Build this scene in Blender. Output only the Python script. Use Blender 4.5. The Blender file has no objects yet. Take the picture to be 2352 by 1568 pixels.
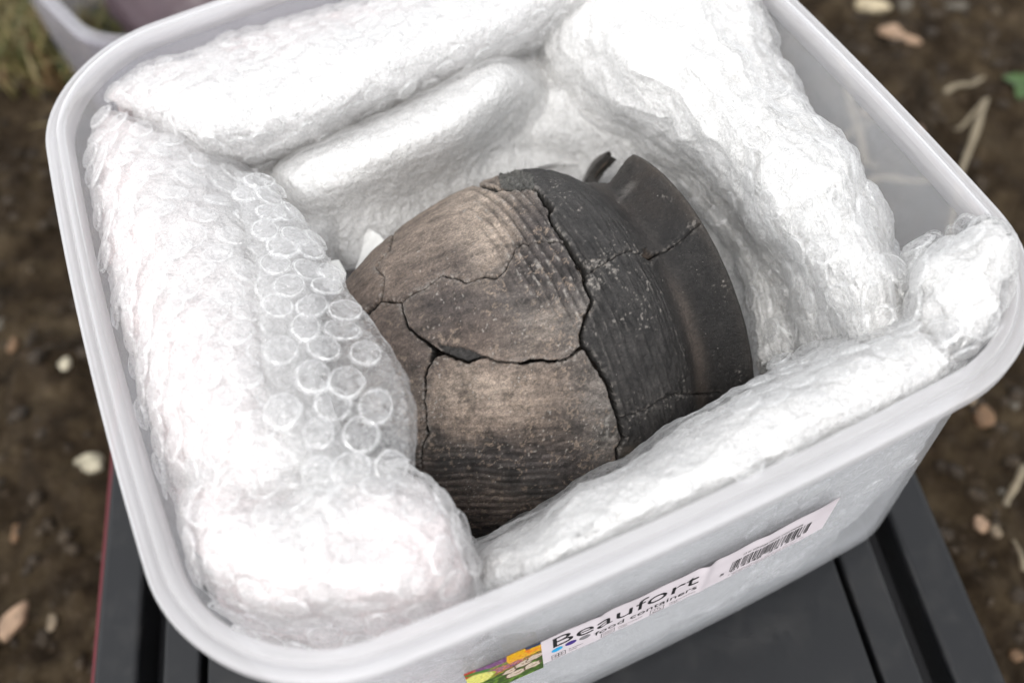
import bpy, math, random
import numpy as np
from mathutils import Matrix, Vector

S = bpy.context.scene
D = bpy.data
C = S.collection
random.seed(7)
rng = np.random.default_rng(7)
MM = 0.001

# ------------------------------------------------------------------ camera
CAM = np.array([-74.685, -224.238, 250.327])                # mm
RM = np.array([[0.91089399, 0.37420812, -0.17389772],
               [-0.40793363, 0.75316246, -0.51607796],
               [-0.0621473, 0.54103104, 0.83870324]])
FPX = 3200.95 / 3504 * 2352                                  # focal length for a picture 2352 wide
cd = D.cameras.new('camera')
cam = D.objects.new('camera', cd)
C.objects.link(cam)
M4 = Matrix([[*RM[i], CAM[i] * MM] for i in range(3)] + [[0, 0, 0, 1]])
cam.matrix_world = M4
cd.sensor_width = 36
cd.lens = 36 * 3200.95 / 3504
cd.clip_start = 0.01
cd.clip_end = 200
cd.dof.use_dof = True
cd.dof.focus_distance = 0.330
cd.dof.aperture_fstop = 5.0
cd.dof.aperture_blades = 9
S.camera = cam

# ------------------------------------------------------------------ world, sun, exposure
SUN_ELEV, SUN_AZ = math.radians(56), math.radians(228)        # azimuth counter-clockwise from +x
w = D.worlds.new('World')
S.world = w
w.use_nodes = True
nt = w.node_tree
nt.nodes.clear()
bg = nt.nodes.new('ShaderNodeBackground')
sky = nt.nodes.new('ShaderNodeTexSky')
out = nt.nodes.new('ShaderNodeOutputWorld')
sky.sky_type = 'NISHITA'
sky.sun_disc = False
sky.sun_elevation = SUN_ELEV
sky.sun_rotation = math.pi / 2 - SUN_AZ
sky.air_density = 1.0
sky.dust_density = 1.2
sky.ozone_density = 1.0
bg.inputs['Strength'].default_value = 0.15
hs = nt.nodes.new('ShaderNodeHueSaturation')             # thin cloud takes most of the blue out of the sky
hs.inputs['Saturation'].default_value = 0.10
nt.links.new(sky.outputs[0], hs.inputs['Color'])
nt.links.new(hs.outputs[0], bg.inputs[0])
nt.links.new(bg.outputs[0], out.inputs[0])
sd = D.lights.new('sun', 'SUN')
sd.energy = 0.5
sd.angle = math.radians(22)
sd.color = (1.0, 0.96, 0.90)
sun = D.objects.new('sun', sd)
C.objects.link(sun)
sv = Vector((math.cos(SUN_ELEV) * math.cos(SUN_AZ), math.cos(SUN_ELEV) * math.sin(SUN_AZ), math.sin(SUN_ELEV)))
sun.rotation_euler = sv.to_track_quat('Z', 'Y').to_euler()
S.view_settings.view_transform = 'Standard'
S.view_settings.look = 'None'
S.view_settings.gamma = 1
S.view_settings.exposure = 1.36
S.render.engine = 'CYCLES'
S.cycles.use_denoising = True
S.cycles.max_bounces = 28
S.cycles.diffuse_bounces = 22
S.cycles.glossy_bounces = 4
S.cycles.transmission_bounces = 8
S.cycles.transparent_max_bounces = 32
S.cycles.caustics_reflective = False
S.cycles.caustics_refractive = False
S.cycles.sample_clamp_indirect = 4

# ------------------------------------------------------------------ measuring helpers (millimetres)
def at(u, v, z):
    """world point (mm) at height z seen at u,v of the 2352-wide photograph"""
    d = RM @ np.array([(u - 1176) / FPX, -(v - 784) / FPX, -1.0])
    return CAM + (z - CAM[2]) / d[2] * d

def proj(P):
    q = (P - CAM) @ RM
    return 1176 + FPX * q[:, 0] / -q[:, 2], 784 - FPX * q[:, 1] / -q[:, 2]

# ------------------------------------------------------------------ noise in numpy
def _hash(ix, iy, iz, seed):
    h = (ix.astype(np.uint32) * np.uint32(374761393) + iy.astype(np.uint32) * np.uint32(668265263)
         + iz.astype(np.uint32) * np.uint32(2147483647) + np.uint32(seed * 97531 + 11))
    h = (h ^ (h >> np.uint32(13))) * np.uint32(1274126177)
    h = h ^ (h >> np.uint32(16))
    h = h * np.uint32(2246822519)
    return (h ^ (h >> np.uint32(15)))
_G = rng.normal(size=(256, 3))
_G /= np.linalg.norm(_G, axis=1)[:, None]

def pn(P, scale=1.0, seed=0):
    """gradient noise, about -1..1; scale is the feature size in mm"""
    Q = np.asarray(P, float) / scale + 1000.5 + seed * 13.7
    I = np.floor(Q).astype(np.int64)
    F = Q - I
    W = F * F * F * (F * (F * 6 - 15) + 10)
    r = 0
    for dx in (0, 1):
        wx = W[:, 0] if dx else 1 - W[:, 0]
        for dy in (0, 1):
            wy = W[:, 1] if dy else 1 - W[:, 1]
            for dz in (0, 1):
                wz = W[:, 2] if dz else 1 - W[:, 2]
                g = _G[_hash(I[:, 0] + dx, I[:, 1] + dy, I[:, 2] + dz, seed) & np.uint32(255)]
                d = g[:, 0] * (F[:, 0] - dx) + g[:, 1] * (F[:, 1] - dy) + g[:, 2] * (F[:, 2] - dz)
                r = r + wx * wy * wz * d
    return r * 1.6

def fbm(P, scale, octv=4, seed=0, rough=.5):
    r = 0; a = 1
    for i in range(octv):
        r = r + a * pn(P, scale, seed + i); scale *= .5; a *= rough
    return r

def ridge(P, scale, octv=3, seed=0, rough=.5):
    r = 0; a = 1
    for i in range(octv):
        r = r + a * (1 - 2 * np.abs(pn(P, scale, seed + 5 * i))); scale *= .55; a *= rough
    return r

def worley(P, scale, seed=0, jit=1.0):
    """distance to the nearest scattered point: flat-sided facets with sharp creases"""
    Q = np.asarray(P, float) / scale + 500.25 + seed * 7.3
    I = np.floor(Q).astype(np.int64); best = np.full(len(Q), 9.)
    for dx in (-1, 0, 1):
        for dy in (-1, 0, 1):
            for dz in (-1, 0, 1):
                h = _hash(I[:, 0] + dx, I[:, 1] + dy, I[:, 2] + dz, seed + 91)
                o = np.stack([(h & 1023) / 1023., ((h >> 10) & 1023) / 1023., ((h >> 20) & 1023) / 1023.], 1)
                d = ((I + [dx, dy, dz] + o - Q) ** 2).sum(1); best = np.minimum(best, d)
    return np.sqrt(best)

def sstep(x, a, b):
    t = np.clip((x - a) / (b - a), 0, 1)
    return t * t * (3 - 2 * t)

# ------------------------------------------------------------------ object helpers
def mesh_np(name, V, quads=None, tris=None, smooth=True):
    me = D.meshes.new(name)
    V = np.asarray(V, np.float32) * MM
    nq = 0 if quads is None else len(quads)
    nt_ = 0 if tris is None else len(tris)
    me.vertices.add(len(V)); me.vertices.foreach_set('co', V.ravel())
    loops = []
    if nq: loops.append(np.asarray(quads, np.int32).ravel())
    if nt_: loops.append(np.asarray(tris, np.int32).ravel())
    loops = np.concatenate(loops)
    me.loops.add(len(loops)); me.loops.foreach_set('vertex_index', loops)
    st = np.concatenate([np.arange(nq) * 4, nq * 4 + np.arange(nt_) * 3]).astype(np.int32)
    me.polygons.add(nq + nt_); me.polygons.foreach_set('loop_start', st)
    if smooth: me.polygons.foreach_set('use_smooth', np.ones(nq + nt_, bool))
    me.update(calc_edges=True); me.validate()
    return me

def obj(name, me, mat=None, parent=None):
    o = D.objects.new(name, me)
    C.objects.link(o)
    if mat is not None and not me.materials: me.materials.append(mat)
    if parent is not None: o.parent = parent
    return o

def tag(o, label=None, cat=None, group=None, kind=None):
    if label: o['label'] = label
    if cat: o['category'] = cat
    if group: o['group'] = group
    if kind: o['kind'] = kind
    return o

def empty(name, p=(0, 0, 0)):
    o = D.objects.new(name, None); C.objects.link(o)
    o.empty_display_size = .01
    return o

def gridquads(nu, nv, closed_v=False):
    i = np.arange(nu - 1)[:, None]; j = np.arange(nv if closed_v else nv - 1)[None, :]
    a = i * nv + j; b = (i + 1) * nv + j
    jn = (j + 1) % nv
    return np.stack([a, b, (i + 1) * nv + jn, i * nv + jn], -1).reshape(-1, 4)

def set_col(me, name, col):
    ca = me.color_attributes.new(name, 'FLOAT_COLOR', 'POINT')
    c = np.ones((len(me.vertices), 4), np.float32); c[:, :col.shape[1]] = col
    ca.data.foreach_set('color', c.ravel())

def grid_normals(P):
    du = np.gradient(P, axis=0); dv = np.gradient(P, axis=1)
    n = np.cross(du, dv)
    return n / (np.linalg.norm(n, axis=2, keepdims=True) + 1e-9)

# ------------------------------------------------------------------ materials
def newmat(name):
    m = D.materials.new(name); m.use_nodes = True
    t = m.node_tree; t.nodes.clear()
    return m, t

class N:
    def __init__(s, t): s.t = t
    def __call__(s, typ, **kw):
        n = s.t.nodes.new(typ)
        for k, v in kw.items():
            if k == 'inp':
                for kk, vv in v.items():
                    if hasattr(vv, 'is_linked'): s.t.links.new(vv, n.inputs[kk])
                    else: n.inputs[kk].default_value = vv
            else: setattr(n, k, v)
        return n
    def math(s, op, a, b=None, clamp=False):
        n = s.t.nodes.new('ShaderNodeMath'); n.operation = op; n.use_clamp = clamp
        for i, x in enumerate((a, b)):
            if x is None: continue
            if hasattr(x, 'is_linked'): s.t.links.new(x, n.inputs[i])
            else: n.inputs[i].default_value = x
        return n.outputs[0]
    def ramp(s, fac, stops):
        n = s.t.nodes.new('ShaderNodeValToRGB'); cr = n.color_ramp
        while len(cr.elements) < len(stops): cr.elements.new(.5)
        for e, (p, c) in zip(cr.elements, stops):
            e.position = p; e.color = (*c, 1) if len(c) == 3 else c
        s.t.links.new(fac, n.inputs[0]); return n.outputs[0]
    def mix(s, fac, a, b, typ='MIX'):
        n = s.t.nodes.new('ShaderNodeMix'); n.data_type = 'RGBA'; n.blend_type = typ
        for i, x in ((0, fac), (6, a), (7, b)):
            if hasattr(x, 'is_linked'): s.t.links.new(x, n.inputs[i])
            else: n.inputs[i].default_value = (*x, 1) if isinstance(x, tuple) and len(x) == 3 else x
        return n.outputs[2]
    def shmix(s, fac, a, b):
        n = s.t.nodes.new('ShaderNodeMixShader')
        if hasattr(fac, 'is_linked'): s.t.links.new(fac, n.inputs[0])
        else: n.inputs[0].default_value = fac
        s.t.links.new(a, n.inputs[1]); s.t.links.new(b, n.inputs[2]); return n.outputs[0]
    def out(s, sh):
        o = s.t.nodes.new('ShaderNodeOutputMaterial'); s.t.links.new(sh, o.inputs[0])
    def coord(s, scale=1000.0):
        tc = s.t.nodes.new('ShaderNodeTexCoord'); mp = s.t.nodes.new('ShaderNodeMapping')
        s.t.links.new(tc.outputs['Object'], mp.inputs[0]); mp.inputs['Scale'].default_value = (scale,) * 3
        return mp.outputs[0]                       # object coordinates in millimetres
    def noise(s, vec, scale, detail=4, rough=.5, dist=0., out=0):
        return s('ShaderNodeTexNoise', inp={'Vector': vec, 'Scale': scale, 'Detail': detail, 'Roughness': rough, 'Distortion': dist}).outputs[out]

def simple(name, col, rough=.5, bump=0, bscale=.5, spec=.5, metallic=0):
    m, t = newmat(name); n = N(t); co = n.coord()
    v = n.noise(co, bscale * .3, 5)
    c = n.mix(v, tuple(x * .82 for x in col), tuple(min(1, x * 1.18) for x in col))
    p = n('ShaderNodeBsdfPrincipled', inp={'Base Color': c, 'Roughness': rough, 'Specular IOR Level': spec, 'Metallic': metallic})
    if bump:
        b = n('ShaderNodeBump', inp={'Height': n.noise(co, bscale, 5), 'Strength': bump, 'Distance': .0003})
        t.links.new(b.outputs[0], p.inputs['Normal'])
    n.out(p.outputs[0]); return m

def film_mat(name, base=.16, edge=.75, crease=.5, white=(.985, .983, .98), scale=.35, stretch=1.0, gl=.55):
    """thin clear polythene: lets light through, whitens in its creases and where it is seen edge-on"""
    m, t = newmat(name); n = N(t); co = n.coord()
    mp = n('ShaderNodeMapping', inp={'Vector': co, 'Scale': (1, 1, 1), 'Rotation': (.3, .5, .7)}).outputs[0]
    wv = n('ShaderNodeTexNoise', inp={'Vector': mp, 'Scale': scale * .5, 'Detail': 2}).outputs[1]
    wmix = n.mix(.72, mp, wv)
    # crease lines: thin ridges of distorted noise
    wob = n('ShaderNodeVectorMath', operation='MULTIPLY_ADD', inp={0: wv, 1: (5, 5, 5), 2: mp}).outputs[0]
    n1 = n.noise(wob, scale, 3, .55, .6)
    r1 = n.math('SUBTRACT', 1, n.math('MULTIPLY', n.math('ABSOLUTE', n.math('SUBTRACT', n1, .5)), 14), True)
    n2 = n.noise(n('ShaderNodeMapping', inp={'Vector': wob, 'Scale': (.45, 1.3, .8)}).outputs[0], scale * 2.6, 3, .6, 1.0)
    r2 = n.math('SUBTRACT', 1, n.math('MULTIPLY', n.math('ABSOLUTE', n.math('SUBTRACT', n2, .5)), 9), True)
    cr = n.math('MAXIMUM', n.math('POWER', r1, 1.6), n.math('MULTIPLY', n.math('POWER', r2, 1.6), .7))
    vor = n('ShaderNodeTexVoronoi', feature='F1', inp={'Vector': n('ShaderNodeMapping', inp={'Vector': wob, 'Scale': (1, .5, .8)}).outputs[0], 'Scale': scale * .9}).outputs[0]
    hgt = n.math('ADD', n.math('MULTIPLY', n1, .5), n.math('ADD', n.math('MULTIPLY', n2, .3), n.math('MULTIPLY', vor, 1.5)))
    hgt = n.math('ADD', hgt, n.math('MULTIPLY', cr, .25))
    b = n('ShaderNodeBump', inp={'Height': hgt, 'Strength': 1.0, 'Distance': .0010})
    lw = n('ShaderNodeLayerWeight', inp={'Blend': .35}).outputs['Facing']
    lwb = n('ShaderNodeLayerWeight', inp={'Blend': .3, 'Normal': b.outputs[0]}).outputs['Facing']
    e = n.math('MULTIPLY', n.math('POWER', lw, 2.0), edge)
    e = n.math('ADD', e, n.math('MULTIPLY', n.math('POWER', lwb, 2.2), edge * .55))
    a = n.math('ADD', n.math('ADD', e, base), n.math('MULTIPLY', cr, crease), True)
    df = n('ShaderNodeBsdfDiffuse', inp={'Color': (*white, 1), 'Normal': b.outputs[0]})
    tl = n('ShaderNodeBsdfTranslucent', inp={'Color': (*white, 1), 'Normal': b.outputs[0]})
    g = n('ShaderNodeBsdfGlossy', inp={'Color': (1, 1, 1, 1), 'Roughness': .09, 'Normal': b.outputs[0]})
    body = n.shmix(.45, df.outputs[0], tl.outputs[0])
    solid = n.shmix(gl * .35, body, g.outputs[0])
    tr = n('ShaderNodeBsdfTransparent', inp={'Color': (.996, .996, .996, 1)})
    n.out(n.shmix(a, tr.outputs[0], solid)); return m

def layers_mat(name, tint=(.90, .90, .90), pink=0.0):  # pink: strength of the red reflected light put into the colour
    """many crumpled film layers seen as one white mass"""
    m, t = newmat(name); n = N(t); co = n.coord()
    wv = n('ShaderNodeTexNoise', inp={'Vector': co, 'Scale': .12, 'Detail': 3}).outputs[1]
    wob = n('ShaderNodeVectorMath', operation='MULTIPLY_ADD', inp={0: wv, 1: (9, 9, 9), 2: co}).outputs[0]
    n1 = n.noise(wob, .16, 3, .55, .8)
    n2 = n.noise(wob, .75, 4, .6, 1.4)
    r2 = n.math('SUBTRACT', 1, n.math('MULTIPLY', n.math('ABSOLUTE', n.math('SUBTRACT', n2, .5)), 7), True)
    cell = n('ShaderNodeTexVoronoi', feature='F1', inp={'Vector': n('ShaderNodeMapping', inp={'Vector': wob, 'Scale': (1, .55, .8)}).outputs[0], 'Scale': .30}).outputs[0]
    cell2 = n('ShaderNodeTexVoronoi', feature='F1', inp={'Vector': n('ShaderNodeMapping', inp={'Vector': wob, 'Scale': (.5, 1.2, .9)}).outputs[0], 'Scale': .8}).outputs[0]
    h = n.math('ADD', n.math('MULTIPLY', n1, .8), n.math('ADD', n.math('MULTIPLY', cell2, .7), n.math('MULTIPLY', cell, 1.6)))
    b = n('ShaderNodeBump', inp={'Height': h, 'Strength': 1, 'Distance': .0008})
    big = n.noise(co, .035, 3)
    n3 = n.noise(n('ShaderNodeMapping', inp={'Vector': wob, 'Scale': (.4, 1.2, .8), 'Rotation': (.4, .9, .2)}).outputs[0], .55, 3, .6, 1.6)
    r3 = n.math('SUBTRACT', 1, n.math('MULTIPLY', n.math('ABSOLUTE', n.math('SUBTRACT', n3, .5)), 9), True)
    sv_ = n.math('ADD', n.math('MULTIPLY', n1, .62), n.math('ADD', n.math('MULTIPLY', r3, .20), n.math('MULTIPLY', r2, .08)))
    v = n.ramp(sv_, [(.20, tuple(x * .90 for x in tint)), (.38, tuple(x * .945 for x in tint)), (.55, tuple(x * .975 for x in tint)), (.72, tuple(min(.985, x * 1.02) for x in tint))])
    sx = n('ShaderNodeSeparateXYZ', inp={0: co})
    wl = n.math('MAXIMUM', n.math('ABSOLUTE', sx.outputs[0]), n.math('ABSOLUTE', sx.outputs[1]))     # red reflected light near the tub walls, put into the wrap's colour
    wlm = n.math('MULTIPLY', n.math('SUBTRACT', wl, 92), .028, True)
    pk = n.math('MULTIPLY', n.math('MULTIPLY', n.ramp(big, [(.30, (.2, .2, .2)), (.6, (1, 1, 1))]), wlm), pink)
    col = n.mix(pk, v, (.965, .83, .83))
    p = n('ShaderNodeBsdfPrincipled', inp={'Base Color': col, 'Roughness': .32, 'Specular IOR Level': .6, 'Normal': b.outputs[0]})
    tl = n('ShaderNodeBsdfTranslucent', inp={'Color': col, 'Normal': b.outputs[0]})
    n.out(n.shmix(.34, p.outputs[0], tl.outputs[0])); return m

def tub_mat(name, a=.42, tint=(.92, .925, .94)):
    """milky polypropylene"""
    m, t = newmat(name); n = N(t); co = n.coord()
    v = n.noise(co, .02, 3)
    al = n.math('ADD', a - .04, n.math('MULTIPLY', v, .08))
    sc = n.noise(n('ShaderNodeMapping', inp={'Vector': co, 'Scale': (.05, .05, 2.0)}).outputs[0], .8, 3)
    b = n('ShaderNodeBump', inp={'Height': n.math('ADD', n.noise(co, .06, 2), n.math('MULTIPLY', sc, .05)), 'Strength': .25, 'Distance': .001})
    lw = n('ShaderNodeLayerWeight', inp={'Blend': .25}).outputs['Fresnel']
    df = n('ShaderNodeBsdfDiffuse', inp={'Color': (*tint, 1)})
    tl = n('ShaderNodeBsdfTranslucent', inp={'Color': (*tint, 1)})
    g = n('ShaderNodeBsdfGlossy', inp={'Color': (1, 1, 1, 1), 'Roughness': .22, 'Normal': b.outputs[0]})
    s = n.shmix(.45, df.outputs[0], tl.outputs[0])
    tr = n('ShaderNodeBsdfTransparent', inp={'Color': (.97, .975, .985, 1)})
    s = n.shmix(al, tr.outputs[0], s)
    n.out(n.shmix(n.math('MULTIPLY', lw, .22), s, g.outputs[0])); return m

def attr_mat(name, attr, rough=.6):
    m, t = newmat(name); n = N(t)
    a = n('ShaderNodeAttribute', attribute_name=attr)
    p = n('ShaderNodeBsdfPrincipled', inp={'Base Color': a.outputs[0], 'Roughness': rough, 'Specular IOR Level': .3})
    n.out(p.outputs[0]); return m

def crate_mat():
    m, t = newmat('charcoal_plastic'); n = N(t); co = n.coord()
    dust = n.ramp(n.noise(co, .05, 6, .72), [(.50, (0, 0, 0)), (.74, (1, 1, 1))])
    spk = n.ramp(n.noise(co, .9, 3, .6), [(.70, (0, 0, 0)), (.76, (1, 1, 1))])
    scr = n.ramp(n.noise(n('ShaderNodeMapping', inp={'Vector': co, 'Scale': (1.6, .03, 1), 'Rotation': (0, 0, .5)}).outputs[0], .8, 3, .6), [(.68, (0, 0, 0)), (.74, (1, 1, 1))])
    c = n.mix(n.math('MULTIPLY', dust, .35), (.0060, .0064, .0074), (.020, .018, .016))
    c = n.mix(n.math('MULTIPLY', spk, .5), c, (.06, .05, .042))
    c = n.mix(n.math('MULTIPLY', scr, .5), c, (.035, .034, .034))
    p = n('ShaderNodeBsdfPrincipled', inp={'Base Color': c, 'Roughness': n.math('ADD', .28, n.math('MULTIPLY', dust, .3)), 'Specular IOR Level': .5})
    b = n('ShaderNodeBump', inp={'Height': n.noise(co, .9, 4), 'Strength': .15, 'Distance': .0003}); t.links.new(b.outputs[0], p.inputs['Normal'])
    n.out(p.outputs[0]); return m
M_LAYERS = layers_mat('crumpled_layers', (.968, .962, .950), 0.0)
M_LAYERS_RED_BOUNCE = layers_mat('crumpled_layers_red_bounce', (.968, .960, .955), .6)
M_FILM = film_mat('clear_film', .08, .6, .22, scale=.34)
M_FLAP = film_mat('clear_film_flap', .09, .3, .30, scale=.42)
M_BUBBLE = film_mat('bubble_film', .03, .55, .42, scale=.55, gl=.9)
M_WELD = film_mat('bubble_weld_ring', .36, .5, .45, white=(.97, .97, .965), scale=.7, gl=.8)
M_TUB = tub_mat('milky_plastic', .20)
M_RIM = tub_mat('milky_plastic_rim', .46, (.86, .845, .85))
M_TUB2 = tub_mat('dull_lilac_plastic', .30, (.50, .475, .52))
M_DARK = crate_mat()
M_BLACK = simple('black_plastic', (.012, .012, .014), .5)
M_RED = simple('red_plastic', (.10, .006, .012), .45)
M_INK = simple('black_ink', (.012, .012, .013), .45)
M_PAPER = simple('label_paper', (.70, .64, .67), .35, 0, .2)

# ------------------------------------------------------------------ setting: soil
GZ = -300.0
def build_ground():
    n1 = 420
    x = np.linspace(-700, 1100, n1); y = np.linspace(-500, 1400, n1)
    X, Y = np.meshgrid(x, y, indexing='ij')
    P = np.stack([X.ravel(), Y.ravel(), np.zeros(X.size)], 1)
    z = 16 * fbm(P, 130, 3, 3) + 16 * np.maximum(0, fbm(P, 42, 3, 9)) + 11 * np.maximum(0, fbm(P, 17, 3, 15)) + 2.5 * fbm(P, 7, 2, 22)
    P[:, 2] = GZ + z - 6
    me = mesh_np('soil_patch', P, gridquads(n1, n1))
    m, t = newmat('soil'); n = N(t); co = n.coord()
    c1 = n.ramp(n.noise(co, .03, 6, .65), [(.28, (.012, .008, .004)), (.45, (.030, .020, .011)), (.58, (.058, .041, .023)), (.75, (.11, .083, .050))])
    sp = n.ramp(n.noise(co, .16, 3, .6), [(.60, (0, 0, 0)), (.72, (1, 1, 1))])
    c = n.mix(sp, c1, (.09, .065, .045))
    p = n('ShaderNodeBsdfPrincipled', inp={'Base Color': c, 'Roughness': .9, 'Specular IOR Level': .15})
    b = n('ShaderNodeBump', inp={'Height': n.noise(co, .25, 6, .7), 'Strength': 1, 'Distance': .004})
    t.links.new(b.outputs[0], p.inputs['Normal']); n.out(p.outputs[0])
    tag(obj('soil', me, m), 'dark brown crumbly soil all round the tub', 'soil', kind='structure')
    # the field carries on to the horizon, a little lower than the near sheet
    R_ = 60000
    a = np.linspace(0, 2 * np.pi, 65)[:-1]
    rr = [0, 500, 3000, 12000, R_]
    V = [(200 + r * np.cos(q), 300 + r * np.sin(q), GZ - 32) for r in rr[1:] for q in a]
    me2 = mesh_np('field_sheet', np.array(V + [(200, 300, GZ - 32)]), gridquads(4, 64, True), [(len(V), i, (i + 1) % 64) for i in range(64)])
    tag(obj('ground', me2, m), 'bare brown field beyond the tub', 'ground', kind='structure')
    return x, y, P[:, 2].reshape(n1, n1)
GX, GY, GH = build_ground()
def gz(x, y):
    i = int(np.clip(np.searchsorted(GX, x), 0, len(GX) - 1)); j = int(np.clip(np.searchsorted(GY, y), 0, len(GY) - 1))
    return GH[i, j]

def stone_mesh(seed, k=3):
    import bmesh
    bm = bmesh.new(); bmesh.ops.create_icosphere(bm, subdivisions=k, radius=1)
    V = np.array([v.co[:] for v in bm.verts])
    r = 1 + .34 * pn(V * 1.0 + seed * 3.1, .9, seed) + .12 * pn(V + seed, .35, seed + 3)
    V = V * r[:, None]; V[:, 2] = np.clip(V[:, 2], -.5, .62)
    T = np.array([[v.index for v in f.verts] for f in bm.faces]); bm.free()
    return V, T
def stone_mat(name, col):
    m, t = newmat(name); n = N(t); co = n.coord()
    c = n.ramp(n.noise(co, .12, 5, .6), [(.3, tuple(x * .45 for x in col)), (.5, col), (.75, tuple(min(.8, x * 1.25) for x in col))])
    p = n('ShaderNodeBsdfPrincipled', inp={'Base Color': c, 'Roughness': .75})
    b = n('ShaderNodeBump', inp={'Height': n.noise(co, .4, 4), 'Strength': .5, 'Distance': .001}); t.links.new(b.outputs[0], p.inputs['Normal'])
    n.out(p.outputs[0]); return m
SM = {k: stone_mat('stone_' + k, c) for k, c in dict(white=(.42, .38, .28), peach=(.30, .20, .13), pale=(.17, .13, .085), orange=(.14, .08, .04), yellow=(.42, .35, .23), pink=(.13, .08, .055), grey=(.09, .078, .06)).items()}
STONES = [  # u, v, width px, height px, turn, colour, label
    (205, 1066, 84, 50, -.1, 'white', 'irregular white flint on the soil left of the tub'),
    (28, 1432, 58, 86, -.5, 'peach', 'large peach coloured stone at the left edge of the soil'),
    (121, 1428, 26, 40, .1, 'pale', 'small tan pebble just right of the large peach stone'),
    (34, 1222, 28, 44, .2, 'orange', 'ochre brown pebble above the large peach stone'),
    (149, 836, 30, 30, 0, 'white', 'round pale pebble halfway up the soil beside the tub rim'),
    (30, 792, 30, 34, 0, 'orange', 'orange pebble at the left edge beside the round pale one'),
    (66, 617, 28, 26, 0, 'pale', 'dull tan pebble near the tub rim, highest on the left soil'),
    (2, 742, 20, 30, 0, 'grey', 'greyish pebble cut by the left edge of the picture'),
    (2004, 14, 84, 44, -.1, 'yellow', 'cream stone at the top edge, largest behind the tub'),
    (1903, 24, 70, 46, -.4, 'orange', 'brown and cream stone nearest the back of the tub rim'),
    (2068, 82, 110, 42, -.62, 'peach', 'long peach and cream flint below the cream stone'),
    (2076, 12, 40, 40, 0, 'grey', 'dull grey stone right of the cream stone'),
    (2198, 14, 60, 22, .1, 'grey', 'flat grey stone at the top edge right of the cream stone'),
    (2262, 956, 62, 52, .2, 'orange', 'orange brown stone right of the tub corner'),
    (2232, 918, 24, 24, 0, 'pale', 'tiny pale chip above the orange brown stone'),
    (2254, 1204, 44, 34, 0, 'peach', 'pinkish orange pebble right of the crate'),
    (2288, 1220, 30, 28, 0, 'pale', 'pale pebble touching the pinkish orange one'),
    (2330, 930, 26, 22, 0, 'grey', 'grey pebble at the right edge under the tub corner'),
    (2300, 1128, 20, 14, 0, 'grey', 'small grey pebble beside the short straw'),
    (2336, 1505, 36, 26, 0, 'orange', 'ochre pebble in the bottom right corner'),
    (2110, 300, 30, 28, 0, 'pink', 'reddish pebble among the straws right of the tub'),
    (2240, 470, 24, 20, 0, 'pink', 'small reddish pebble beside the long straw'),
    (1985, 260, 40, 26, .3, 'pale', 'tan clod close to the tub rim behind the clear wall'),
]
for i, (u, v, wd, ht, rot, ck, lab) in enumerate(STONES):
    p = at(u, v, GZ + 6); z = gz(p[0], p[1]); p = at(u, v, z + 2)
    dep = -((p - CAM) @ RM)[2] * 1.0
    V, T = stone_mesh(i + 1)
    dd = abs(((p - CAM) @ RM)[2]); k = dd / FPX
    V = V * np.array([wd * k * .44, ht * k * .54, min(wd, ht) * k * .36])
    a = math.atan2(RM[1, 0], RM[0, 0]) + rot
    ca, sa = math.cos(a), math.sin(a)
    V = np.stack([V[:, 0] * ca - V[:, 1] * sa, V[:, 0] * sa + V[:, 1] * ca, V[:, 2]], 1)
    o = obj('stone', mesh_np('stone', V, tris=T), SM[ck]); o.location = Vector(p) * MM
    tag(o, lab, 'stone', 'stones lying on the soil')

# small countless pebbles and crumbs of the soil
def crumbs():
    Vs, Ts, off = [], [], 0
    base = [stone_mesh(100 + i, 1) for i in range(5)]
    for i in range(4200):
        x = rng.uniform(-420, 760); y = rng.uniform(-420, 900)
        if -230 < x < 190 and -400 < y < 150: continue
        V, T = base[i % 5]; s = min(5.5, rng.gamma(2.0, 1.2) + 1.0)
        a = rng.uniform(0, 6.28); ca, sa = math.cos(a), math.sin(a)
        V = V * s * np.array([1.2, .9, .8]); V = np.stack([V[:, 0] * ca - V[:, 1] * sa, V[:, 0] * sa + V[:, 1] * ca, V[:, 2]], 1) + [x, y, gz(x, y) + .3 * s]
        Vs.append(V); Ts.append(T + off); off += len(V)
    me = mesh_np('soil_crumbs', np.concatenate(Vs), tris=np.concatenate(Ts), smooth=True)
    m, t = newmat('crumb'); n = N(t); co = n.coord()
    c = n.ramp(n.noise(co, .05, 3, .7), [(.3, (.014, .009, .005)), (.58, (.036, .024, .013)), (.72, (.07, .05, .028)), (.85, (.13, .10, .06))])
    p = n('ShaderNodeBsdfPrincipled', inp={'Base Color': c, 'Roughness': .9}); n.out(p.outputs[0])
    tag(obj('soil_crumbs', me, m), 'loose crumbs and grit scattered over the soil', 'soil crumbs', kind='stuff')
crumbs()

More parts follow.
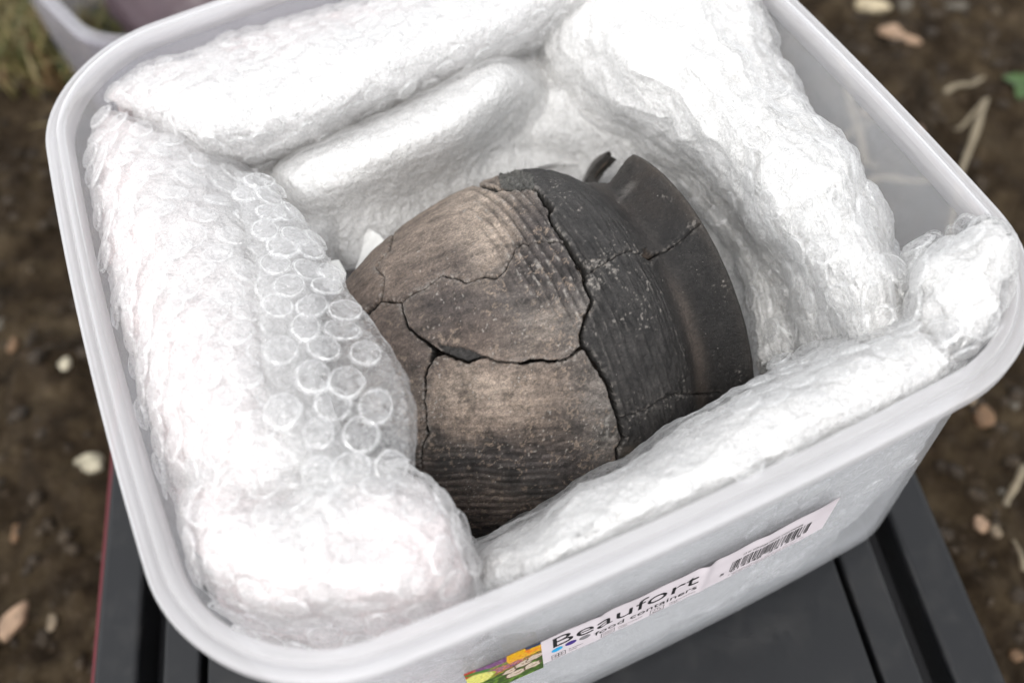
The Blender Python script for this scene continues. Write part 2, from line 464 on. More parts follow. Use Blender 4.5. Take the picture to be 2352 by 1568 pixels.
def tube(pts, rad, nseg=7):
    pts = np.array(pts, float); n = len(pts)
    T = np.gradient(pts, axis=0); T /= np.linalg.norm(T, axis=1)[:, None]
    up = np.array([0.3, 0.2, 1.]); A = np.cross(T, up); A /= np.linalg.norm(A, axis=1)[:, None]; B = np.cross(T, A)
    th = np.linspace(0, 2 * np.pi, nseg, endpoint=False)
    rad = np.broadcast_to(rad, n)
    V = pts[:, None] + rad[:, None, None] * (np.cos(th)[None, :, None] * A[:, None] + np.sin(th)[None, :, None] * B[:, None])
    return V.reshape(-1, 3), gridquads(n, nseg, True)
M_STRAW = simple('straw', (.20, .165, .11), .7)
STRAWS = [
    ([(2262, 232), (2232, 330), (2205, 400), (2185, 520), (2170, 580)], 4.2, 'long pale straw crossing behind the right rim of the tub'),
    ([(2268, 228), (2215, 285), (2190, 300)], 2.6, 'short straw forking from the top of the long straw'),
    ([(1925, 120), (1950, 210), (1965, 290), (1990, 370), (2010, 390)], 5.2, 'thick straw seen through the clear wall, nearest the wrap'),
    ([(1990, 418), (2060, 408), (2150, 416)], 4.2, 'straw lying level behind the clear wall'),
    ([(1930, 330), (1970, 290), (2030, 262)], 2.8, 'thin straw crossing the thick one behind the clear wall'),
    ([(2170, 212), (2220, 192), (2258, 182)], 3.4, 'pinkish twig above the long straw'),
    ([(2352, 1070), (2325, 1130), (2305, 1165)], 3.6, 'straw stub at the right edge beside the crate'),
    ([(2352, 1310), (2330, 1240)], 2.2, 'thin stalk at the right edge low beside the crate'),
]
for pts, r, lab in STRAWS:
    P = []
    for i in range(len(pts) - 1):
        for k in range(6): P.append(np.array(pts[i]) * (1 - k / 6) + np.array(pts[i + 1]) * k / 6)
    P.append(np.array(pts[-1], float))
    W_ = [at(u, v, GZ + 12) for u, v in P]
    W_ = np.array(W_) + np.array([[0, 0, 2.5 * math.sin(i * .6)] for i in range(len(W_))])
    V, Q = tube(W_, np.linspace(r * .66, r * .42, len(W_)) * (1 + .15 * rng.normal(size=len(W_))))
    tag(obj('straw', mesh_np('straw', V, Q), M_STRAW), lab, 'straw', 'straws lying on the soil')

def blades(name, centres, n_, hgt, cols, label, lean=.5):
    V, Q, col = [], [], []
    for i in range(n_):
        cx, cy = centres[rng.integers(len(centres))]
        x = cx + rng.normal() * 26; y = cy + rng.normal() * 26; z = gz(x, y) - 2
        a = rng.uniform(0, 6.28); h = hgt * rng.uniform(.4, 1.2); wd = rng.uniform(1.2, 3.2); ln = rng.uniform(.2, 1) * lean * h * 1.6
        b = rng.uniform(0, 6.28); c = cols[rng.integers(len(cols))]
        o = len(V)
        for k in range(5):
            t = k / 4; ctr = np.array([x + math.cos(a) * ln * t * t, y + math.sin(a) * ln * t * t, z + h * (t - .45 * t * t)])
            ww = wd * (1 - t * .85); dx = np.array([math.cos(b), math.sin(b), 0]) * ww
            V += [ctr - dx, ctr + dx]; col += [c, c]
        Q += [(o + 2 * k, o + 2 * k + 1, o + 2 * k + 3, o + 2 * k + 2) for k in range(4)]
    me = mesh_np(name, np.array(V), Q); set_col(me, 'tint', np.array(col, np.float32))
    o = obj(name, me, attr_mat(name + '_mat', 'tint', .6)); tag(o, label, 'grass', kind='stuff'); return o
gc = [tuple(at(u, v, GZ)[:2]) for u, v in ((10, 20), (60, 40), (110, 60), (150, 110), (190, 90), (30, 90), (90, 0), (230, 120), (0, -60), (120, -60), (60, 120))]
blades('grass', gc, 1500, 62, [(.10, .10, .03), (.15, .13, .045), (.19, .15, .07), (.13, .08, .035), (.06, .07, .025)], 'yellow green and straw coloured grass tuft behind the tub corner')
# weed leaf at the right edge
def leaf():
    root = empty('weed_seedling'); c0 = at(2362, 195, GZ + 14); root.location = Vector(c0) * MM
    for k, a in enumerate((2.2, 3.6, .4)):
        u = np.linspace(0, 1, 9)[:, None]; v = np.linspace(-1, 1, 5)[None, :]
        L = 20; w_ = 7 * np.sin(np.pi * u ** .8) + .3
        X = u * L + 0 * v; Y = v * w_; Z = 6 * u - 5 * u ** 2 * 1.4 + 1.2 * v ** 2
        P = np.stack([X, Y + 0 * u, Z], -1).reshape(-1, 3); ca, sa = math.cos(a), math.sin(a)
        P = np.stack([P[:, 0] * ca - P[:, 1] * sa, P[:, 0] * sa + P[:, 1] * ca, P[:, 2]], 1)
        obj('leaf', mesh_np('leaf', P, gridquads(9, 5)), LEAF, root)
    V, Q = tube([(0, 0, -14), (0.5, 0, -5), (0, 0, 1)], .8); obj('stem', mesh_np('stem', V, Q), LEAF, root)
    tag(root, 'green weed seedling at the right edge of the soil', 'weed')
LEAF = simple('leaf_green', (.035, .075, .015), .5)
leaf()

# ------------------------------------------------------------------ tub geometry
TH = 168.24
def outline(a, r, h, n=26, m=22):
    """rounded square with slightly bowed sides, counter-clockwise, first point mid +x side"""
    P = []
    t = np.linspace(-1, 1, n)[:-1]; th = np.linspace(0, np.pi / 2, m)[:-1]
    c = a - r
    for q in range(4):
        side = np.stack([np.full(len(t), a), t * c], 1); cor = np.stack([c + r * np.cos(th), c + r * np.sin(th)], 1)
        Z = np.concatenate([side, cor]); ca, sa = [(1, 0), (0, 1), (-1, 0), (0, -1)][q]
        P.append(np.stack([Z[:, 0] * ca - Z[:, 1] * sa, Z[:, 0] * sa + Z[:, 1] * ca], 1))
    P = np.concatenate(P); x, y = P[:, 0].copy(), P[:, 1].copy()
    P[:, 0] += np.sign(x) * np.minimum(1, abs(x) / c) * h * (1 - (y / a) ** 2)
    P[:, 1] += np.sign(y) * np.minimum(1, abs(y) / c) * h * (1 - (x / a) ** 2)
    return P
def loft(prof):
    """prof: list of (half size, corner radius, bow, z)"""
    rings = [np.column_stack([outline(a, r, h), np.full(len(outline(a, r, h)), z)]) for a, r, h, z in prof]
    return np.concatenate(rings), len(rings), len(rings[0])
HB = 5.9
def wall_half(z): t = -z / TH; return 138.5 * (1 - t) + 137.7 * t
def wall_r(z): t = -z / TH; return 45 * (1 - t) + 31.4 * t

def make_tub(name, label, mat_wall, mat_rim, seed=0):
    root = empty(name); tag(root, label, 'food tub')
    # rim
    pr = [(0.9, -8.2), (0.2, -7.8), (0, -7), (0, -3.0), (.4, -2.3), (1.2, -1.9), (3.4, -1.8), (3.9, -2.5), (4.5, -2.6), (4.9, -1.6), (5.2, -.5), (5.8, -.05), (7.6, 0), (8.3, -.3), (8.6, -1.2), (8.7, -8.5)]
    prof = [(145 - d, 51.2 - d, HB, z) for d, z in pr]
    prof += [(145 - 6.4, 51.2 - 6.4, HB, -8.6), (145 - 5.9, 51.2 - 5.9, HB, -4.2), (145 - 1.4, 51.2 - 1.4, HB, -4.0), (145 - .9, 51.2 - .9, HB, -8.2)]
    V, nr, nc = loft(prof); obj('rim', mesh_np('rim', V, gridquads(nr, nc, True)), mat_rim, root)
    # walls and base with thickness
    prof = []
    for z in np.linspace(-8.6, -TH + 12, 16): prof.append((wall_half(z), wall_r(z), HB, z))
    for k in (.35, .7, 1.): prof.append((wall_half(-TH) - 9 * k ** 2, 31.4 - 6 * k, HB, -TH + 12 - 12 * k))
    prof.append((120, 22, HB, -TH)); prof.append((110, 18, HB, -TH + 1.2)); prof.append((2, 1, 0, -TH + 1.2))
    V1, nr1, nc = loft(prof)
    prof2 = [(max(.5, a - 1.8), max(.5, r - 1.2), h, z + (2.0 if i > 18 else .0)) for i, (a, r, h, z) in enumerate(prof)]
    V2, nr2, _ = loft(prof2)
    Q1 = gridquads(nr1, nc, True); Q2 = gridquads(nr2, nc, True)[:, ::-1] + len(V1)
    obj('wall', mesh_np('wall', np.concatenate([V1, V2]), np.concatenate([Q1, Q2])), mat_wall, root)
    return root
tub = make_tub('food_container', 'square milky plastic tub holding the cracked pot in bubble wrap', M_TUB, M_RIM)

# ---- paper sticker on the front wall
def wallp(x, z, off=0.):
    x = np.asarray(x, float); z = np.asarray(z, float)
    t = -z / TH
    y = -((138.5 * (1 - t) + 137.7 * t) + HB * (1 - (x / 140) ** 2)) - off
    return np.stack([x, y + 0 * z, z], -1)
def warp(x):  # creases in the paper
    return 1.1 * np.exp(-((x - 13.2) / 2.4) ** 2) + .35 * np.exp(-((x + 28) / 2.) ** 2) + .25 * np.exp(-((x - 37) / 3.) ** 2) + .12 * np.sin(x * .35) + .25
def sheet(x0, x1, z0, z1, nx, nz, off=0., wob=True):
    X, Z = np.meshgrid(np.linspace(x0, x1, nx), np.linspace(z0, z1, nz), indexing='ij')
    top = (Z - z1) / (z0 - z1)
    P = wallp(X, Z + (.5 * np.exp(-((X - 13) / 4) ** 2) + .2 * np.sin(X * .22)) * (1 if wob else 0), 0)
    P[..., 1] -= warp(X) * (.35 + .65 * top) + .12 + off
    return P.reshape(-1, 3), gridquads(nx, nz), X, Z
V, Q, _, _ = sheet(-49.6, 67, -61.6, -91.4, 240, 14)
V2 = V.copy(); V2[:, 1] += .12
sticker = obj('sticker', mesh_np('sticker', np.concatenate([V, V2]), np.concatenate([Q, Q[:, ::-1] + len(V)])), M_PAPER, tub)
sticker['label'] = 'pinkish white paper sticker with black print and a creased middle'
def paste(me_v, dz_shear=0.0, off=.12):
    """flat x,z coordinates to the sticker's surface"""
    x, z = me_v[:, 0], me_v[:, 1]
    P = wallp(x, z)
    top = (z + 91.4) / 29.8
    P[:, 1] -= warp(x) * (.35 + .65 * top) + .12 + off
    return P
dg = bpy.context.evaluated_depsgraph_get()
def text(s, x0, x1, base, h, shear=0., parent=sticker, bold=0., name='lettering'):
    """letters fitted between x0 and x1 with cap height h"""
    cu = D.curves.new('t', 'FONT'); cu.body = s; cu.size = 1; cu.offset = bold; cu.resolution_u = 4
    o = D.objects.new('t', cu); C.objects.link(o)
    bpy.context.view_layer.update()
    me = o.to_mesh(); n = len(me.vertices); co = np.empty(n * 3, np.float32); me.vertices.foreach_get('co', co); co = co.reshape(-1, 3)
    F = [list(p.vertices) for p in me.polygons]
    lo, hi = co[:, 0].min(), co[:, 0].max()
    x = x0 + (co[:, 0] - lo) / (hi - lo) * (x1 - x0); z = base + co[:, 1] * h / .70 + shear * (x - x0)
    o.to_mesh_clear(); D.objects.remove(o); D.curves.remove(cu)
    P = paste(np.stack([x, z], 1))
    m = D.meshes.new(name); m.from_pydata([tuple(v * MM) for v in P], [], F); m.update()
    return obj(name, m, M_INK, parent)
text('Beaufort', -45.4, 10.8, -75.4, 11.3, -.03, bold=-.004)
text('food containers', -29.8, 11.0, -83.2, 4.4, -.022, bold=0.)
text('freezer', -39.6, -34.0, -86.8, 1.2); text('safe', -39.6, -36.6, -88.9, 1.2)
text('microwave', -20.2, -10.6, -87.6, 1.2); text('safe', -20.2, -16.6, -89.6, 1.2)
text('dishwasher', .4, 11.2, -87.9, 1.2); text('safe', .4, 4.0, -89.9, 1.2)
text('13 ltr SQUARE FOOD CONTAINER', 28.6, 53.6, -71.2, 1.7, -.03, bold=.01)
text('5', 20.6, 22.4, -84.2, 2.6)
text('014348', 25.2, 38.4, -85.4, 2.5, bold=.01)
text('241525', 41.2, 55.6, -85.4, 2.5, bold=.01)
text('If applicable microwave, freezer and dishwasher safe', 25.0, 58.0, -88.6, 1.0)
text('Always wash thoroughly before first use', 27.0, 54.0, -90.3, 1.0)
def rects(name, rs, mat, parent=sticker, off=.12):
    V, Q = [], []
    for (xa, za, xb, zb) in rs:
        o = len(V); V += [(xa, za), (xb, za), (xb, zb), (xa, zb)]; Q.append((o, o + 1, o + 2, o + 3))
    return obj(name, mesh_np(name, paste(np.array(V, float), off=off), Q, smooth=False), mat, parent)
bars = []; x = 24.6; k = 0
while x < 57.4:
    wd = [.3, .3, .6, .3, .95, .3, .6, .3][int(rng.integers(8))]; gap = [.35, .3, .6, .35, .9][int(rng.integers(5))]
    guard = k in (0, 1) or x > 56.2 or abs(x - 40) < .9
    bars.append((x, -82.6 - (1.2 if guard else 0), x + wd, -73.4)); x += wd + gap; k += 1
bc = rects('barcode', bars, M_INK)
def disc_flat(cx, cz, r, n=28): 
    a = np.linspace(0, 2 * np.pi, n, endpoint=False); return np.stack([cx + r * np.cos(a), cz + r * np.sin(a)], 1)
for cx, cz, col, nm in ((-44.0, -79.4, (.02, .38, .72), 'cyan'), (-38.8, -78.9, (.06, .03, .22), 'purple'), (-33.5, -79.4, (.22, .21, .22), 'grey')):
    P = disc_flat(cx, cz, 2.15); V = np.concatenate([paste(P), paste(np.array([[cx, cz]]))])
    o = obj('printed_dot', mesh_np('printed_dot', V, tris=[(28, i, (i + 1) % 28) for i in range(28)]), simple('ink_' + nm, col, .4), sticker); o['label'] = nm + ' printed dot'
def icon(x0, z0, s, lines):
    rs = [(x0, z0, x0 + s, z0 + .22), (x0, z0 + s * .93, x0 + s, z0 + s * .93 + .22), (x0, z0, x0 + .22, z0 + s), (x0 + s - .22, z0, x0 + s, z0 + s)]
    rs += [(x0 + a * s, z0 + b * s, x0 + c * s, z0 + d * s) for a, b, c, d in lines]
    rects('safety_icon', rs, M_INK)
icon(-46.3, -90.2, 5.4, [(.47, .12, .53, .88), (.12, .47, .88, .53), (.25, .25, .32, .4), (.68, .25, .75, .4), (.25, .62, .32, .76), (.68, .62, .75, .76)])
icon(-27.1, -90.4, 5.4, [(.15 + .12 * k, .25 + .2 * j + .05 * (k % 2), .25 + .12 * k, .3 + .2 * j + .05 * (k % 2)) for k in range(6) for j in range(3)])
icon(-7.4, -90.8, 5.6, [(.2, .2, .8, .26), (.2, .2, .26, .5), (.74, .2, .8, .5), (.3, .6, .36, .8), (.5, .55, .56, .8), (.62, .6, .68, .75)])
# the vegetable picture
def veg():
    V, Q, X, Z = sheet(-76.6, -49.6, -61.4, -96.0, 230, 280, .0, True)
    P = np.stack([X.ravel(), Z.ravel(), 0 * X.ravel()], 1)
    x = (X.ravel() + 76.6) / 27 + .03 * pn(P, 2.5, 15); z = (Z.ravel() + 61.4) / 34.6 + .025 * pn(P, 2.0, 16)
    c = np.tile(np.array([.05, .09, .02]), (len(P), 1)).astype(float)
    def put(m, col): c[m] = np.array(col) * (1 + .35 * pn(P[m], .9, 5)[:, None])
    n1 = pn(P, 3, 1); n2 = pn(P, 1.4, 2)
    put(n1 + .3 * n2 > .1, (.12, .22, .03))
    put((z > -.24) & (x < .35), (.45, .03, .02))
    q = P.copy(); q[:, 1] *= 3
    put((x > .15) & (x < .75) & (z > -.42) & (z < .0), (.10, .02, .10))
    put((x > .15) & (x < .75) & (z > -.42) & (pn(q, 1.0, 7) > .2), (.24, .07, .26))
    put((x > .1) & (x < .8) & (z > -.40) & (np.abs(pn(q, 1.6, 17)) < .07), (.42, .30, .40))
    put((x < .55) & (np.abs(z + .16 + .25 * (x - .3)) < .035), (.06, .20, .03))
    put((x > .55) & (z > -.26 - .1 * n1), (.70, .38, .01))
    put((x > .62) & (z > -.16 - .3 * (x - .6)) & (pn(P * [1, .5, 1], 2.2, 8) > .1), (.75, .20, .01))
    put((z > -.07) & (x > .8), (.02, .04, .10))
    put((np.abs(pn(q * [.35, .8, 1], 1.3, 9)) < .11) & (z < -.20 - .1 * x) & (z > -.50), (.62, .20, .05))
    put((np.abs(pn(q * [.25, .9, 1] + 40, 1.2, 19)) < .07) & (z < -.14) & (z > -.46) & (x > .3), (.70, .30, .10))
    for cx, cz, r in ((.55, -.56, .10), (.74, -.50, .12), (.9, -.44, .11), (.62, -.74, .13), (.85, -.7, .12)):
        d = np.hypot((x - cx) * 1., (z - cz) * 1.28)
        put(d < r * 1.15, (.12, .08, .05)); put(d < r * (.95 + .1 * n1), (.58, .48, .38)); put((np.hypot(x - cx - .02, (z - cz) * 2.8 + .03) < r * .5) & (n2 > -.1), (.34, .22, .15))
    d = np.hypot(x - .12, (z + .36) * 1.28)
    put(d < .25, (.35, .40, .05)); put(d < .22, (.62, .62, .22)); put((d < .19) & (np.abs(np.sin(6 * np.arctan2(z + .36, x - .12))) > .25), (.70, .66, .16))
    me = mesh_np('vegetable_picture', V, Q); set_col(me, 'print', np.clip(c, 0, 1).astype(np.float32))
    o = obj('vegetable_picture', me, attr_mat('printed_picture', 'print', .35), sticker)
    o['label'] = 'colour picture of sliced vegetables and lime'
veg()

# ------------------------------------------------------------------ crate under the tub
def crate():
    root = empty('storage_crate'); tag(root, 'charcoal ridged lid on a dark red crate standing under the tub', 'crate')
    e = np.array([.2626, .9649, 0]); nrm = np.array([.9649, -.2626, 0])          # along, across
    L0 = at(255, 1090, -TH)[:2] @ nrm[:2]; R0 = at(2110, 1075, -TH)[:2] @ nrm[:2]
    def acr(u, v, z=-TH): return at(u, v, z)[:2] @ nrm[:2]
    z0 = -TH - .6
    rx = [acr(3452 / S_, 1567), acr(3270 / S_, 1567), acr(3168 / S_, 1567), acr(3028 / S_, 1567), acr(3005 / S_, 1567)]
    lx = [acr(312 / S_, 1567), acr(469 / S_, 1567), acr(552 / S_, 1567), acr(682 / S_, 1567), acr(708 / S_, 1567)]
    y0, y1 = -420, 60
    def rail(name, prof, mat, ya=y0, yb=y1):
        n = 10; ys = np.linspace(ya, yb, n); V = []
        for yy in ys:
            for (a, z) in prof: V.append(nrm * a + e * yy + np.array([0, 0, z]))
        m = len(prof); Q = gridquads(n, m, True)
        import bmesh
        me = mesh_np(name, np.array(V), Q, smooth=False)
        bm = bmesh.new(); bm.from_mesh(me); bm.verts.ensure_lookup_table()
        bm.faces.new([bm.verts[i] for i in range(m)][::-1]); bm.faces.new([bm.verts[(n - 1) * m + i] for i in range(m)])
        bmesh.ops.recalc_face_normals(bm, faces=bm.faces)
        bm.to_mesh(me); bm.free()
        for p in me.polygons: p.use_smooth = False
        return obj(name, me, mat, root)
    def rbox(a, b, zt, zb, r=1.6):
        a, b = min(a, b), max(a, b); P = [(a, zb), (a, zt - r)]
        P += [(a + r - r * math.cos(t), zt - r + r * math.sin(t)) for t in (.4, .8, 1.2)] + [(a + r, zt), (b - r, zt)]
        P += [(b - r + r * math.sin(t), zt - r + r * math.cos(t)) for t in (.4, .8, 1.2)] + [(b, zt - r), (b, zb)]
        return P
    rail('lid_rail', rbox(rx[1], rx[0], z0 + .2, z0 - 22, 3), M_DARK)
    rail('lid_rail', rbox(lx[0], lx[1], z0 + .2, z0 - 22, 3), M_DARK)
    rail('lid_strip', rbox(rx[3], rx[2], z0, z0 - 20, 2), M_DARK)
    rail('lid_strip', rbox(lx[2], lx[3], z0, z0 - 20, 2), M_DARK)
    rail('lid_panel', rbox(lx[4], rx[4], z0 - .0, z0 - 16, 1.2), M_DARK)
    rail('rim_flange', rbox(lx[0] - 3.6, lx[0] + 3, z0 - 6, z0 - 12, 1), M_RED)
    rail('lid_floor', rbox(lx[0] + 3, rx[0] - 3, z0 - 24, z0 - 30, 1), M_BLACK)
    rail('crate_body', rbox(lx[0] - 2.6, rx[0] + .5, z0 - 31, GZ + 2, 2), M_RED, y0 + 2, y1 - 2).location.z = -.0005
    return root
S_ = 3504 / 2352
crate()

# ------------------------------------------------------------------ second tub behind, standing on the soil
A = at(107, 0, -135); B = at(203, 112, -135)
dv = (B - A)[:2]; dv /= np.linalg.norm(dv)
tub2 = make_tub('food_container', 'second milky tub behind, only its rim corner and purple contents showing', M_TUB2, M_TUB2)
ang = math.atan2(dv[1], dv[0]) + math.pi / 2     # its -x side runs along dv
nr = np.array([-dv[1], dv[0]])
if nr @ (at(400, 0, -135)[:2] - A[:2]) < 0: nr = -nr
ctr = B[:2] + nr * 147 + (A - B)[:2] / np.linalg.norm((A - B)[:2]) * 120
tub2.rotation_euler = (0, 0, math.atan2(nr[1], nr[0]))
tub2.location = (ctr[0] * MM, ctr[1] * MM, -.133)
def bag():
    u = np.linspace(0, np.pi, 60); v = np.linspace(0, 2 * np.pi, 90, endpoint=False)
    U, Vv = np.meshgrid(u, v, indexing='ij')
    P = np.stack([105 * np.sin(U) ** .6 * np.cos(Vv), 105 * np.sin(U) ** .6 * np.sin(Vv), 62 * np.cos(U)], -1).reshape(-1, 3)
    P = P * (1 + .09 * fbm(P, 60, 4, 4))[:, None] + ridge(P, 22, 3, 8)[:, None] * 2.0
    me = mesh_np('plastic_bag', P, gridquads(60, 90, True))
    m = simple('purple_brown_plastic', (.07, .045, .052), .35, .6, .3)
    o = obj('plastic_bag', me, m); o.location = (ctr[0] * MM, ctr[1] * MM, -.232); tag(o, 'purplish brown bag lying inside the second tub', 'bag')
bag()

# ------------------------------------------------------------------ the cracked pot
PC = np.array([5.854, -34.419, -75.214])
AX = np.array([.9965, .032, -.078]); AX /= np.linalg.norm(AX)
E1 = np.cross(AX, [0, 0, 1.]); E1 /= np.linalg.norm(E1); E2 = np.cross(E1, AX)
def z1(pts):   # points read off an enlarged crop -> picture pixels
    return [(771.9 + .4281 * p[0], 335.6 + .4281 * p[1]) + tuple(x * .4281 for x in p[2:]) for p in pts]
def pot_profile(L):
    """outer radius at axis position L (mm)"""
    k = np.array([-104, -102, -96, -86, -72, -55, -36, -18, 0, 8, 14, 19, 23.5, 27.5, 31.5, 35.5, 39.5, 43.5, 47, 49.4])
    r = np.array([0, 14.3, 28.2, 41.2, 52.9, 62.2, 68.8, 72.3, 73.3, 73.0, 71.9, 69.9, 66.9, 63.3, 60.3, 59.0, 59.8, 62.3, 65.4, 67.9])
    return np.interp(L, k, r)
def smooth1(a, k=9):
    w_ = np.hanning(k + 2)[1:-1]; w_ /= w_.sum(); p = np.pad(a, (k // 2, k // 2), mode='edge')
    return np.convolve(p, w_, 'valid')
def seg_dist(U, Vv, poly):
    """distance to a polyline and its local width"""
    best = np.full(len(U), 1e9); wid = np.zeros(len(U))
    for (x0, y0, w0), (x1, y1, w1) in zip(poly[:-1], poly[1:]):
        dx, dy = x1 - x0, y1 - y0; L2 = dx * dx + dy * dy + 1e-9
        t = np.clip(((U - x0) * dx + (Vv - y0) * dy) / L2, 0, 1)
        d = np.hypot(U - x0 - t * dx, Vv - y0 - t * dy)
        m = d < best; best[m] = d[m]; wid[m] = (w0 + t * (w1 - w0))[m]
    return best, wid
def inpoly(U, Vv, poly):
    r = np.zeros(len(U), bool); n = len(poly)
    for i in range(n):
        x0, y0 = poly[i][:2]; x1, y1 = poly[(i + 1) % n][:2]
        c = ((y0 > Vv) != (y1 > Vv)) & (U < (x1 - x0) * (Vv - y0) / (y1 - y0 + 1e-12) + x0); r ^= c
    return r
def lower(p): return (p[0], p[1] + 783.7) + tuple(p[2:])
CRACKS = [z1(c) for c in [
    [(1076, 236, 14), (1105, 275, 18), (1130, 310, 34), (1152, 332, 24), (1138, 365, 10), (1165, 420, 10), (1200, 470, 11), (1235, 505, 14), (1262, 560, 20), (1288, 605, 26), (1322, 645, 30), (1338, 690, 18), (1335, 740, 13), (1365, 800, 14), (1378, 832, 12), (1352, 890, 15), (1330, 950, 14), (1316, 1010, 12), (1322, 1075, 16), (1365, 1120, 24), (1400, 1180, 26), (1440, 1250, 24), (1470, 1290, 22), (1485, 1370, 22), (1510, 1440, 18), (1530, 1520, 17), (1545, 1574, 14), (1508, 1634, 12), (1512, 1700, 11), (1514, 1790, 10), (1500, 1900, 10), (1490, 2100, 10)],
    [(238, 830, 7), (290, 836, 7), (350, 840, 9), (380, 812, 7), (425, 790, 8), (480, 765, 6), (530, 720, 6), (572, 690, 6), (600, 702, 6), (645, 705, 5), (665, 722, 5), (700, 735, 5), (760, 710, 6), (800, 703, 6), (860, 708, 7), (905, 670, 6), (935, 610, 6), (965, 550, 5), (985, 525, 6), (1040, 522, 5), (1100, 510, 5), (1160, 508, 6), (1210, 515, 7), (1245, 516, 7)],
    [(300, 490, 4), (285, 560, 5), (240, 605, 5), (212, 650, 6), (225, 680, 6), (256, 695, 6), (250, 760, 6), (238, 828, 8), (205, 860, 13), (170, 890, 16), (120, 930, 16), (40, 1010, 14), (-80, 1180, 10)],
    [(300, 490, 4), (310, 430, 4), (330, 380, 4), (300, 300, 4)],
    [(355, 838, 8), (360, 900, 9), (385, 970, 10), (430, 1015, 9), (480, 1050, 16), (520, 1085, 20), (560, 1105, 14), (600, 1122, 12), (660, 1148, 14), (710, 1162, 10), (760, 1140, 7), (805, 1135, 6), (870, 1160, 5), (940, 1162, 5), (1000, 1170, 8), (1050, 1155, 16), (1090, 1150, 12), (1140, 1155, 9), (1215, 1155, 6), (1260, 1135, 7), (1300, 1095, 8), (1322, 1085, 8)],
    [(512, 1110, 12), (505, 1160, 10), (490, 1190, 9), (470, 1240, 10), (480, 1300, 7), (470, 1370, 6), (480, 1430, 6), (480, 1490, 6), (495, 1540, 8), (488, 1560, 6), (465, 1604, 6), (452, 1684, 6), (460, 1744, 5), (450, 1794, 5), (470, 1834, 5), (465, 1880, 5), (430, 1980, 5), (420, 2100, 5)],
    [(1340, 690, 4), (1400, 650, 4), (1450, 622, 4), (1485, 600, 4), (1520, 578, 4), (1570, 560, 5), (1620, 570, 5), (1650, 580, 7), (1680, 598, 16), (1702, 590, 8), (1740, 575, 6), (1790, 550, 6), (1830, 520, 5), (1870, 490, 5), (1900, 455, 6), (1945, 425, 6), (1990, 400, 6)],
    [(1510, 1468, 5), (1580, 1447, 5), (1650, 1425, 5), (1700, 1395, 4), (1740, 1365, 5), (1790, 1340, 5), (1850, 1330, 5), (1920, 1330, 6), (1980, 1336, 9), (2040, 1325, 5), (2110, 1340, 5), (2260, 1352, 5)],
    [(560, 90, 14), (700, 175, 14), (745, 203, 14), (800, 218, 18), (860, 230, 18), (930, 230, 14), (1000, 230, 12), (1050, 226, 12), (1080, 240, 14)],
]]
def z2n(pts):   # read off a closer crop of the neck
    return [((1711 + .378 * a) / 1.4898, (445 + .378 * b) / 1.4898) for a, b in pts]
GAP = z2n([(672, 1168), (735, 1225), (800, 1292), (768, 1335), (715, 1290), (690, 1235)])
PIT = z2n([(1285, 1085), (1330, 1070), (1400, 1130), (1362, 1192), (1330, 1150)])
BLOOM = [z2n([(780, 1300), (850, 1290), (915, 1380), (900, 1480), (850, 1440), (790, 1400)]), z2n([(1690, 850), (1760, 815), (1800, 850), (1770, 880), (1700, 920)]), z2n([(310, 1200), (350, 1180), (385, 1240), (340, 1290), (300, 1250)]), z2n([(300, 560), (370, 590), (385, 660), (320, 640)]), z2n([(960, 1200), (1050, 1230), (1060, 1290), (980, 1300)]), z2n([(1480, 580), (1560, 620), (1550, 650), (1490, 620)]), z2n([(1330, 1190), (1400, 1200), (1395, 1235), (1350, 1215)])]
HOLE = z1([(500, 1172), (514, 1082), (545, 1088), (578, 1126), (545, 1128), (520, 1150)])
CHIP = z1([(545, 1060), (640, 1078), (720, 1092), (805, 1132), (760, 1140), (712, 1162), (650, 1146), (590, 1122)])
CRUMBLE = z1([(862, 130), (940, 112), (1052, 150), (1066, 205), (1060, 222), (930, 226), (880, 215)])
NOTCH = [(1342, 419), (1354, 398), (1369, 378), (1393, 353), (1404, 335), (1456, 335), (1451, 357), (1432, 373), (1416, 398), (1399, 421), (1366, 419)]
ROUGH = z1([(1325, 610), (1420, 600), (1460, 622), (1400, 655), (1370, 690), (1340, 690)])

